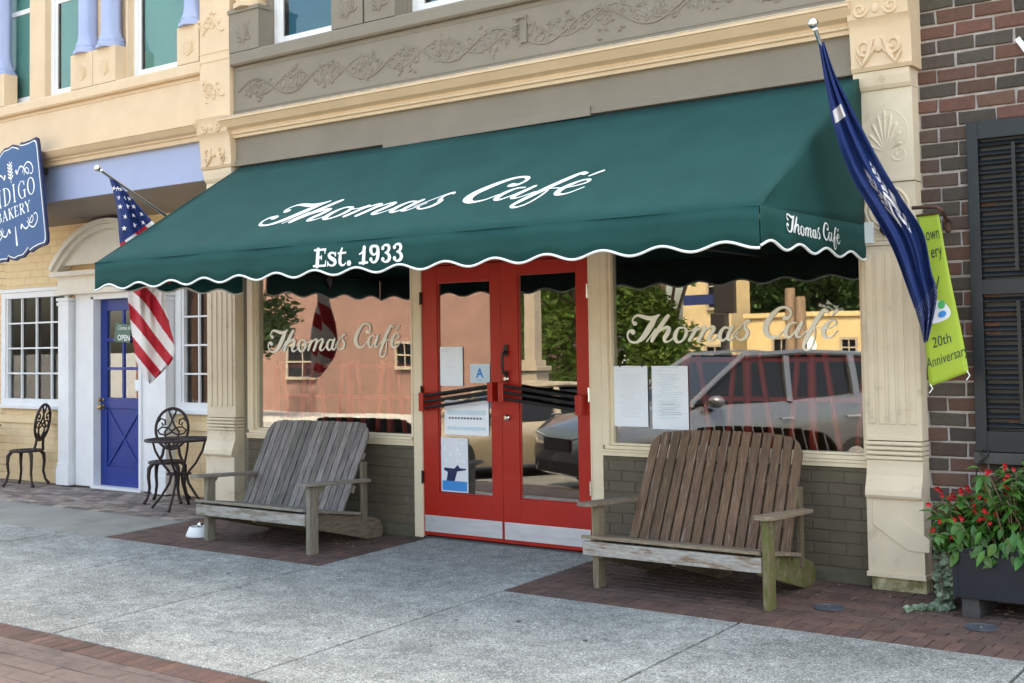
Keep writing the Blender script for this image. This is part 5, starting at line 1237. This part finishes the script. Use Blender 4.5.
def bistro_table(label, x, y, z0=0.0, R_=.36, h=.775):
    c = thing('bistro_table', label, 'table', (x, y, z0), 'round cast iron bistro tables outside the bakery')
    t = MB(); N_ = 36
    for k, rr in enumerate((R_, R_ * .93, R_ * .7, R_ * .45, R_ * .2)): t.tube([(x + rr * cos(i * 2 * pi / N_), y + rr * sin(i * 2 * pi / N_), z0 + h - .012) for i in range(N_ + 1)], .014 if k == 0 else .008, 6)
    for k in range(36):
        an = k * pi / 18; t.tube([(x + R_ * q * cos(an + (w_ if k % 2 else -w_)), y + R_ * q * sin(an + (w_ if k % 2 else -w_)), z0 + h - .010) for q, w_ in ((.2, 0), (.45, .1), (.7, .16), (.95, 0))], .007, 5)
    t.add([(x + R_ * .97 * cos(i * 2 * pi / N_), y + R_ * .97 * sin(i * 2 * pi / N_), z0 + h - .022) for i in range(N_)], [tuple(range(N_))])
    t.build('tabletop', M['iron'], c, smooth=40)
    for k in range(4):
        an = k * pi / 2 + .55; e = lambda r, z: (x + r * cos(an), y + r * sin(an), z0 + z)
        t = MB(); t.tube([e(.30, h - .025), e(.27, .64), e(.19, .50), e(.12, .42), e(.09, .36), e(.11, .28), e(.20, .14), e(.31, .012)], [.012, .013, .013, .014, .016, .015, .014, .017], 8); t.build('leg', M['iron'], c, smooth=40)
    t = MB()
    for rr in (.13, .06): t.tube([(x + rr * cos(i * pi / 10), y + rr * sin(i * pi / 10), z0 + .385) for i in range(21)], .010, 6)
    t.tube([(x - .13, y, z0 + .385), (x + .13, y, z0 + .385)], .008, 6); t.tube([(x, y - .13, z0 + .385), (x, y + .13, z0 + .385)], .008, 6)
    t.build('ring_shelf', M['iron'], c, smooth=40)
    return c
bistro_chair('dark cast iron bistro chair beside the round table, right of the blue door', -4.28, .42, radians(38))
bistro_table('round dark iron bistro table standing against the cream pilaster', -3.66, .10)
bistro_chair('dark cast iron bistro chair seen from the side below the gridded bakery window', -7.38, .55, radians(-60))
bistro_table('round dark iron bistro table cut by the left edge of the picture', -8.38, .36)

# ------------------------------------------------------------------ planter and plants
pl = thing('planter', 'long dark navy planter box on concrete feet in front of the brick building', 'planter', (5.6, -.4, 0))
px0, px1, py0, py1 = 4.985, 6.7, -.62, -.14
t = MB(); t.box(px0, px1, py0, py0 + .03, .105, .40); t.box(px0, px1, py1 - .03, py1, .105, .40); t.box(px0, px0 + .03, py0 + .03, py1 - .03, .105, .40); t.box(px1 - .03, px1, py0 + .03, py1 - .03, .105, .40); t.box(px0 + .03, px1 - .03, py0 + .03, py1 - .03, .105, .13)
t.box(px0 - .012, px1 + .012, py0 - .012, py0 + .035, .40, .425); t.box(px0 - .004, px0 + .03, py0 - .004, py0 - .0005, .11, .398)
t.build('box', M['navy'], pl, bevel=.006)
for x in (px0 + .04, px1 - .16): t = MB(); t.box(x, x + .11, py0 + .02, py1 - .04, -.02, .103); t.build('foot', M['block'], pl, bevel=.006)
t = MB(); t.box(px0 + .03, px1 - .03, py0 + .035, py1 - .03, .13, .37); t.build('soil', M['soil'], pl)
def leaf(t, p, d, nrm, L_, W_, cup=.25, droop=.3, c=(1, 1, 1)):
    d = Vector(d).normalized(); nrm = Vector(nrm); s = d.cross(nrm).normalized(); n_ = s.cross(d).normalized(); p = Vector(p); t.col(c)
    rows = ((0, .04), (.18, .62), (.42, 1.0), (.68, .78), (.88, .36), (1.0, .02)); vs = []; fs = []
    for q, w_ in rows:
        c_ = p + d * (q * L_) - n_ * (droop * q * q * L_) ; hw = W_ * w_ / 2
        vs += [c_ - s * hw + n_ * cup * hw, c_, c_ + s * hw + n_ * cup * hw]
    for i in range(len(rows) - 1): a = i * 3; fs += [(a, a + 1, a + 4, a + 3), (a + 1, a + 2, a + 5, a + 4)]
    t.add(vs, fs)
fp = thing('flowering_plant', 'bushy begonia with glossy green leaves and red flowers filling the navy planter', 'plant', (5.5, -.4, .38))
tl_, ts_, tf_ = MB(), MB(), MB()
for i in range(260):
    u = U(0, 1) ** 1.1; bx = 4.93 + u * 1.7; by = U(-.55, -.22)
    top = .47 + .28 * min(1, (bx - 4.78) / .75) + U(-.1, .16) + (.10 if bx > 5.3 else 0)
    lean = Vector((U(-.16, .10), U(-.22, .08), 0)); a = Vector((bx, by, .36)); e = Vector((bx + lean.x, by + lean.y, top)); m_ = a.lerp(e, .5) + Vector((U(-.04, .04), U(-.04, .04), .03))
    ts_.col((1, 1, 1)); ts_.tube([a, m_, e], [.006, .005, .003], 5)
    for k in range(14):
        q = U(.15, 1.05); p = a.lerp(m_, q * 2) if q < .5 else m_.lerp(e, (q - .5) * 2)
        an = U(0, 2 * pi); dd = Vector((cos(an), sin(an) * .8 - .25, U(-.5, .35))); g_ = U(.65, 1.45); gg = U(.8, 1.2)
        leaf(tl_, p, dd, (U(-.3, .3), U(-.6, .1), 1), U(.055, .12), U(.028, .052), U(.1, .45), U(.1, .6), (g_ * gg, g_, g_ * U(.7, 1.1)))
    if rnd() < .36:
        for q in range(random.randint(1, 4)):
            p = e + Vector((U(-.03, .03), U(-.07, -.01), U(-.03, .035)))
            an = U(0, 2 * pi)
            for k in range(4): leaf(tf_, p, (cos(an + k * 1.57), -.5, sin(an + k * 1.57)), (0, -1, .1), U(.014, .024), U(.014, .02), .2, -.2, (U(.75, 1.3), 1, 1))
for i in range(190):    # leaves spilling over the front lip
    bx = U(5.0, 6.6); an = U(-2.6, -.5)
    leaf(tl_, (bx, U(-.67, -.56), U(.36, .58)), (cos(an) * .6, -.35, U(-1.1, -.2)), (0, -1, .4), U(.07, .13), U(.035, .06), .25, .2, (U(.7, 1.5), U(.8, 1.4), U(.7, 1.1)))
for i in range(330):   # low mass to the left of the box
    bx = U(4.83, 5.1); by = U(-.42, -.12); z = U(.38, .40 + .40 * min(1, (bx - 4.72) / .35)); an = U(0, 6.3)
    leaf(tl_, (bx, by, z), (cos(an), sin(an) - .4, U(-.5, .4)), (U(-.3, .3), -.4, 1), U(.05, .10), U(.03, .05), .3, .3, (U(.5, 1.1), U(.5, 1.0), U(.5, .9)))
for i in range(9):
    p = Vector((U(4.84, 5.05), U(-.42, -.3), U(.55, .78))); an = U(0, 6)
    for q in range(4):
        p2 = p + Vector((U(-.02, .02), U(-.01, .01), U(-.02, .02)))
        for k in range(4): leaf(tf_, p2, (cos(an + k * 1.57), -.5, sin(an + k * 1.57)), (0, -1, .1), .02, .018, .2, -.2, (U(.7, 1.1), 1, 1))
tl_.build('leaves', M['leaf'], fp, fix=False); ts_.build('stem', M['stem'], fp, smooth=True); tf_.build('flower', M['petal'], fp, fix=False)
iv = thing('trailing_vine', 'thin vine with pale leaves trailing down to the pavers beside the cream pilaster', 'plant', (4.85, -.35, 0))
tv, tvl = MB(), MB()
paths = [[(4.88, -.33, .62), (4.84, -.36, .5), (4.83, -.37, .35), (4.84, -.40, .18), (4.86, -.44, .03), (4.80, -.52, .0), (4.70, -.60, -.004)],
         [(4.92, -.30, .55), (4.90, -.34, .42), (4.885, -.36, .28), (4.89, -.38, .12), (4.87, -.40, .03), (4.90, -.48, .0), (4.78, -.55, .0)],
         [(4.86, -.25, .60), (4.80, -.28, .48), (4.795, -.29, .3), (4.80, -.3, .14), (4.83, -.32, .02)], [(4.95, -.30, .6), (4.93, -.45, .48), (4.925, -.50, .3), (4.93, -.50, .16)]]
for pth in paths:
    pp = catmull(pth, 6); tv.tube([Vector(p) for p in pp], .003, 5)
    for p in pp[::2]:
        for k in range(3): 
            an = U(0, 6.3); pl_ = U(.85, 1.5); leaf(tvl, p, (cos(an), sin(an) - .5, U(-.3, .4)), (0, -.8, .6), U(.045, .07), U(.042, .062), .2, .2, (pl_, pl_, pl_))
tv.build('stem', M['stem'], iv); tvl.build('leaves', M['ivy'], iv, fix=False)

# ------------------------------------------------------------------ small things on the ground
p = (-2.03, -.93, -.026)
t = MB(); t.lathe(p, [(.135, .0), (.138, .012), (.105, .085), (.098, .09), (.088, .088), (.092, .03), (.02, .028)], 28)
bw = tag(t.build('pet_bowl', M['white'], None, smooth=40), 'small white flared bowl on the pavers beside the left leg of the grey bench', 'bowl')
t = MB(); t.ball((p[0], p[1], p[2] + .10), .03, 10); t.build('knob', M['chrome'], bw, smooth=True)
for (x, y, lab) in ((4.215, -.79, 'round grey drain cover in the pavers between the brown bench and the cream pilaster'), (5.21, -.83, 'round grey drain cover in the pavers in front of the navy planter')):
    t = MB(); t.lathe((x, y, .028 * y + .001), [(.10, 0), (.10, .006), (.092, .008), (.09, .004), (.0001, .004)], 28); cv = tag(t.build('drain_cover', M['drain'], None, smooth=40), lab, 'drain cover', 'drain covers in the brick paving')
t = MB(); random.seed(23)
def flake(x, y, s, pale=False):
    z = .028 * y + .004; an = U(0, 6.3); k = U(.5, 1.6) * (2.2 if pale else 1); t.col((k, k, k)); n = 5
    t.add([(x + cos(an + i * 6.28 / n) * s * U(.5, 1), y + sin(an + i * 6.28 / n) * s * U(.3, .8), z + U(0, s * .35)) for i in range(n)], [tuple(range(n))])
for i in range(110): flake(U(-1.6, -.2), U(-.75, -.25), U(.008, .028))
for i in range(120): flake(U(2.5, 4.1), U(-.6, -.08), U(.006, .024))
for i in range(70): flake(U(4.2, 5.5), U(-.85, -.12), U(.004, .014), rnd() < .3)
for i in range(26): flake(U(5.05, 5.5), U(-.55, -.2), U(.01, .03))
for i in range(24): flake(U(-6, 6), U(-3.8, -.3), U(.005, .018))
o = t.build('leaf_litter', M['litter'], None, fix=False); o['kind'] = 'stuff'; o['label'] = 'dry leaves and crumbs scattered under the benches and over the pavers'

# ------------------------------------------------------------------ street side, seen in the shop glass
def across(px_, py_, Y, G=.06):
    d = ray(px_, py_); t1 = (G - CAM.y) / d.y; p = CAM + d * t1; t2 = (G - Y) / d.y
    return p.x + d.x * t2, p.z + (d.z + 2 * LEAN * d.y) * t2
def car(name, label, x, y, z, head, paint, Ln=4.6, Hh=1.70, Wd=1.84, suv=True):
    c = thing(name, label, 'car', (x, y, z)); ca, sa = cos(head), sin(head)
    def W(p): return Vector((x + p[0] * ca - p[1] * sa, y + p[0] * sa + p[1] * ca, z + p[2]))
    k = Ln / 4.6; hs = Hh / 1.70
    st = [(2.28, .40, .66, .66), (2.24, .30, .80, .80), (2.05, .22, .93, .88), (1.6, .2, 1.0, .90), (1.1, .2, 1.06, .91), (.75, .2, 1.10, .92), (0, .2, 1.13, .92), (-1.0, .2, 1.17, .92), (-1.9, .22, 1.22, .91), (-2.2, .28, 1.20, .86), (-2.30, .40, 1.05, .78)]
    t = MB(); vs = []; n = 0
    for X_, zb, zt, w_ in st:
        zt = zt * hs; h = [(0, zt + .035), (.55 * w_, zt + .025), (.90 * w_, zt - .03), (w_ * .985, zt - .12), (w_, zt * .62), (w_ * .985, zb + .16), (w_ * .93, zb)]
        ring = h + [(-a, b) for a, b in h[::-1] if a > 0]; n = len(ring); vs += [W((X_ * k, a * Wd / 1.84, b)) for a, b in ring]
    fs = [(i * n + j, i * n + (j + 1) % n, (i + 1) * n + (j + 1) % n, (i + 1) * n + j) for i in range(len(st) - 1) for j in range(n)] + [tuple(range(n)), tuple((len(st) - 1) * n + j for j in range(n - 1, -1, -1))]
    t.add(vs, fs); body = t.build('body', paint, c, smooth=40)
    zb, zr = 1.08 * hs, 1.68 * hs
    g = [(.98, .84, zb), (.12, .62, zr), (-1.75, .60, zr), (-2.18, .78, zb + .1)]
    t = MB(); v2 = []
    for X_, w_, zz in g: v2 += [W((X_ * k, w_, zz)), W((X_ * k, -w_, zz))]
    base = [W((.98 * k, .84, zb - .05)), W((.98 * k, -.84, zb - .05)), W((-2.18 * k, .80, zb - .05)), W((-2.18 * k, -.80, zb - .05))]
    mf = [W((-.5 * k, .86, zb)), W((-.5 * k, -.86, zb))]
    t.add(v2 + mf, [(0, 1, 3, 2), (2, 3, 5, 4), (4, 5, 7, 6), (0, 2, 4, 6, 8), (1, 9, 7, 5, 3)]); t.build('window', M['carglass'], c)
    t = MB()
    L3 = [(.98, .85, zb), (.55, .75, zb + (zr - zb) * .55), (.12, .64, zr + .01), (-.7, .64, zr + .05), (-1.75, .61, zr + .0), (-2.18, .79, zb + .12)]
    for sg_ in (1, -1): t.tube([W((a * k, sg_ * b, cc)) for a, b, cc in L3], .045, 8)
    for sg_ in (1, -1): t.beam(W((-.42 * k, sg_ * .865, zb)), W((-.50 * k, sg_ * .66, zr)), .06, .10, up=(ca, sa, 0)); t.beam(W((-1.45 * k, sg_ * .865, zb)), W((-1.50 * k, sg_ * .63, zr)), .06, .12, up=(ca, sa, 0))
    t.add([W((.12 * k, .62, zr + .015)), W((.12 * k, -.62, zr + .015)), W((-.3 * k, -.6, zr + .06)), W((-.3 * k, .6, zr + .06)), W((-1.75 * k, -.6, zr + .03)), W((-1.75 * k, .6, zr + .03))], [(0, 1, 2, 3), (3, 2, 4, 5)])
    t.build('roof', paint, c, smooth=40)
    for sx_ in (1.42, -1.38):
        for sg_ in (1, -1):
            t = MB(); p0 = W((sx_ * k, sg_ * .74, .34)); ax = W((0, sg_, 0)) - W((0, 0, 0)); t.lathe(p0, [(.34, 0), (.345, .03), (.345, .17), (.33, .19), (.22, .192), (.21, .17)], 24, axis=ax); wh = t.build('wheel', M['rubber'], c, smooth=40)
            t = MB(); t.lathe(p0 + ax * .165, [(.205, 0), (.2, .012), (.06, .02), (.05, .03)], 20, axis=ax); t.build('rim', M['chrome'], wh, smooth=40)
    for sg_ in (1, -1):
        t = MB(); t.hexa([W(p) for p in ((2.27 * k, sg_ * .38, .70), (2.29 * k, sg_ * .38, .80), (2.25 * k, sg_ * .76, .86), (2.22 * k, sg_ * .77, .74), (2.1 * k, sg_ * .38, .70), (2.1 * k, sg_ * .38, .80), (2.0 * k, sg_ * .80, .86), (2.0 * k, sg_ * .80, .74))]); t.build('headlight', M['lamp_glass'], c, bevel=.01)
        t = MB(); q = W((.72 * k, sg_ * 1.0, zb + .04)); t.ball(q, .12, 12, (1.0, 1.0, .75)); t.tube([W((.80 * k, sg_ * .86, zb)), q], .03, 6); t.build('mirror', paint, c, smooth=True)
        for hx in (-.25, -1.25): t = MB(); t.beam(W((hx * k, sg_ * .935, .98)), W(((hx - .2) * k, sg_ * .935, .985)), .03, .03); t.build('door_handle', M['chrome'], c, bevel=.005)
    t = MB(); t.hexa([W(p) for p in ((2.30 * k, -.36, .60), (2.30 * k, .36, .60), (2.31 * k, .36, .78), (2.31 * k, -.36, .78), (2.2 * k, -.36, .60), (2.2 * k, .36, .60), (2.2 * k, .36, .78), (2.2 * k, -.36, .78))]); t.hexa([W(p) for p in ((2.29 * k, -.6, .30), (2.29 * k, .6, .30), (2.295 * k, .5, .46), (2.295 * k, -.5, .46), (2.1 * k, -.6, .30), (2.1 * k, .6, .30), (2.1 * k, .5, .46), (2.1 * k, -.5, .46))]); t.build('grille', M['black'], c)
    return c
A1 = radians(117)
car('parked_car', 'silver grey sport utility car reflected in the right shop window and right door', -.88, -7.75, -.27, A1, M['car_silver'], 5.6, 1.90)
car('parked_car', 'tan saloon car parked at an angle, reflected low in the left shop window', -4.6, -7.5, -.27, A1, M['car_tan'], 4.6, 1.40)

def house(name, label, x0, x1, y0, y1, h, wm, wins, door_=None, roof=None):
    """front face towards +Y at y1"""
    b = thing(name, label, 'building', ((x0 + x1) / 2, y1, -.2))
    t = MB(); t.box(x0, x1, y0, y1, -.25, h); t.box(x0 - .08, x1 + .08, y0 - .08, y1 + .08, h, h + .16); t.build('wall', wm, b)
    if roof: t = MB(); t.prism([(x0 - .4, y1 + .4, h + .16), (x0 - .4, (y0 + y1) / 2, h + roof), (x0 - .4, y0 - .4, h + .16)], (x1 - x0 + .8, 0, 0)); t.build('roof', M['roofing'], b)
    for (a, c_, w_, hh) in wins:
        t = MB(); t.box(a - .08, a, y1, y1 + .05, c_ - .08, c_ + hh + .08); t.box(a + w_, a + w_ + .08, y1, y1 + .05, c_ - .08, c_ + hh + .08); t.box(a, a + w_, y1, y1 + .05, c_ + hh, c_ + hh + .08); t.box(a - .05, a + w_ + .05, y1, y1 + .10, c_ - .1, c_); t.box(a, a + w_, y1, y1 + .04, c_ + hh / 2 - .025, c_ + hh / 2 + .025); t.box(a + w_ / 2 - .02, a + w_ / 2 + .02, y1, y1 + .035, c_, c_ + hh)
        wi = t.build('window', M['gray_post'], b); t = MB(); t.box(a, a + w_, y1 + .005, y1 + .01, c_, c_ + hh); t.build('pane', M['carglass'], wi)
    return b
house('pink_building', 'tall pink stucco building across the street, reflected in the left shop window', -34, -14.6, -27, -20, 9, M['pinkwall'], [(-23.3, .95, 1.3, 1.0), (-18.4, 1.3, .7, .7)])
house('yellow_building', 'low yellow stucco building across the street, reflected in the right shop window', -11.2, 6, -36, -30, 2.78, M['yellow'], [(-10.2, 1.3, .55, .75), (-7.8, 1.5, .45, .5)])
house('siding_house', 'cream clapboard house between the trees across the street', -13.9, -12.0, -32.0, -30.5, 6.2, M['siding'], [(-12.9, 3.2, .6, 1.6), (-13.0, .6, .6, 1.2)], roof=2.0)
def tree(name, label, x, y, h, r, n, lm, trunk_h=2.2, seed=1, grp='trees across the street', ls=.22, flat=1.0, low=.35):
    random.seed(seed); tr = thing(name, label, 'tree', (x, y, -.25), grp)
    t = MB(); t.tube([(x, y, -.3), (x + .1, y, trunk_h * .6), (x, y + .1, h * .75)], [.22 * r / 3, .16 * r / 3, .05], 8)
    clumps = []
    for i in range(16):
        an = U(0, 6.3); rr = r * U(.2, .85); zz = U(low, .95) * h
        lim = sqrt(max(.1, 1 - ((zz / h - .62) / .5) ** 2)); p = Vector((x + cos(an) * rr * lim, y + sin(an) * rr * lim, zz)); clumps.append((p, r * U(.25, .45)))
        t.tube([(x, y, U(trunk_h * .5, h * .5)), ((x + p.x) / 2, (y + p.y) / 2, p.z * .8), p], [.08, .05, .02], 5)
    t.build('trunk', M['bark'], tr); t = MB()
    for i in range(n):
        c_, cr = random.choice(clumps); d = Vector((random.gauss(0, 1), random.gauss(0, 1), random.gauss(0, .8))).normalized() * cr * U(.4, 1.05); p = c_ + d
        k = U(.6, 1.5); t.col((k, k * U(.9, 1.1), k * U(.7, 1.1))); a = Vector((U(-1, 1), U(-1, 1), U(-.6, .6))).normalized(); b_ = a.orthogonal().normalized(); s_ = ls * U(.6, 1.3)
        t.add([p - a * s_, p + b_ * s_ * .4, p + a * s_, p - b_ * s_ * .4], [(0, 1, 2, 3)])
    t.build('crown', lm, tr, fix=False)
tree('leafy_tree', 'bright green leafy tree across the street, reflected in the right red door', -12.3, -20.5, 6.6, 2.7, 20000, M['foliage'], 1.2, 3, low=.1, ls=.13)
tree('leafy_tree', 'loose green tree reflected at the left end of the right shop window', -9.7, -21.5, 6.4, 2.3, 16000, M['foliage'], 1.2, 4, low=.1, ls=.13)
for i, (x, h, r) in enumerate(((-12.6, 7.6, 3.0), (-10.4, 8.2, 3.2), (-8.4, 6.6, 2.2))):
    tree('dark_tree', ['dark evergreen tree behind the yellow building, tallest of the row', 'dark evergreen tree behind the middle of the yellow building', 'dark evergreen tree behind the right end of the yellow building'][i], x - 3.0, -40 - i, h, r, 14000, M['foliage_dark'], 1.5, 10 + i, ls=.2, low=.2)
tree('dark_tree', 'dark tree reflected at the left edge of the left shop window', -20.3, -15.5, 6.0, 2.0, 8000, M['foliage_dark'], 1.5, 20, low=.25, ls=.13)
for (px_, top, lab) in ((789, 288, 'taller weathered wooden utility pole reflected in the right shop window'), (800, 297, 'shorter wooden utility pole beside the taller one')):
    X_, Z_ = across(px_, top, -22)
    t = MB(); t.tube([(X_ + .05, -22, -.25), (X_, -22, Z_)], [.17, .14], 10); tag(t.build('utility_pole', M['polewood'], None, smooth=40), lab, 'pole', 'utility poles across the street')
# street light mast with signal head and blue street name sign
X_, Z_ = across(724, 300, -15)
ms = thing('signal_mast', 'dark traffic signal mast with a blue street name sign across the street', 'signal', (X_, -15, -.2))
t = MB(); t.tube([(X_, -15, -.25), (X_, -15, 5.5)], .10, 10); t.build('mast', M['sill_dark'], ms, smooth=40)
t = MB(); t.box(X_ - .17, X_ + .17, -14.9, -14.65, Z_ - .75, Z_ - .30); t.build('signal_box', M['black'], ms, bevel=.02)
t = MB(); t.box(X_ - .20, X_ + .30, -15.02, -14.88, Z_ - .30, Z_ + .9); t.build('signal_head', M['black'], ms, bevel=.02)
t = MB(); t.box(X_ - .95, X_ - .16, -14.98, -14.95, Z_ - .10, Z_ + .13); sp_ = t.build('name_plate', M['sign_edge'], ms)
# yard post with moulded base
X_, Z_ = across(535, 365, -12)
gp = thing('porch_post', 'tall grey square post on a plinth, reflected in the right red door', 'post', (X_, -12, -.25))
t = MB(); t.box(X_ - .13, X_ + .13, -12.13, -11.87, Z_ + .1, 4.2); t.build('shaft', M['gray_post'], gp, bevel=.01)
t = MB(); t.box(X_ - .24, X_ + .24, -12.24, -11.76, -.25, Z_ - .12); t.box(X_ - .29, X_ + .29, -12.29, -11.71, Z_ - .12, Z_ - .02); t.box(X_ - .2, X_ + .2, -12.2, -11.8, Z_ - .02, Z_ + .1); t.build('plinth', M['gray_post'], gp, bevel=.01)
# dish on the yellow building
X_, Z_ = across(806, 346, -29.6)
t = MB(); t.lathe((X_, -29.6, Z_), [(.02, -.08), (.2, -.05), (.33, .02), (.35, .03), (.2, -.03), (.02, -.06)], 20, axis=(.2, 1, .3)); t.tube([(X_, -29.6, Z_), (X_, -30, Z_ - .15)], .03, 6)
tag(t.build('satellite_dish', M['white'], None, smooth=40), 'white satellite dish fixed to the yellow building wall', 'satellite dish')
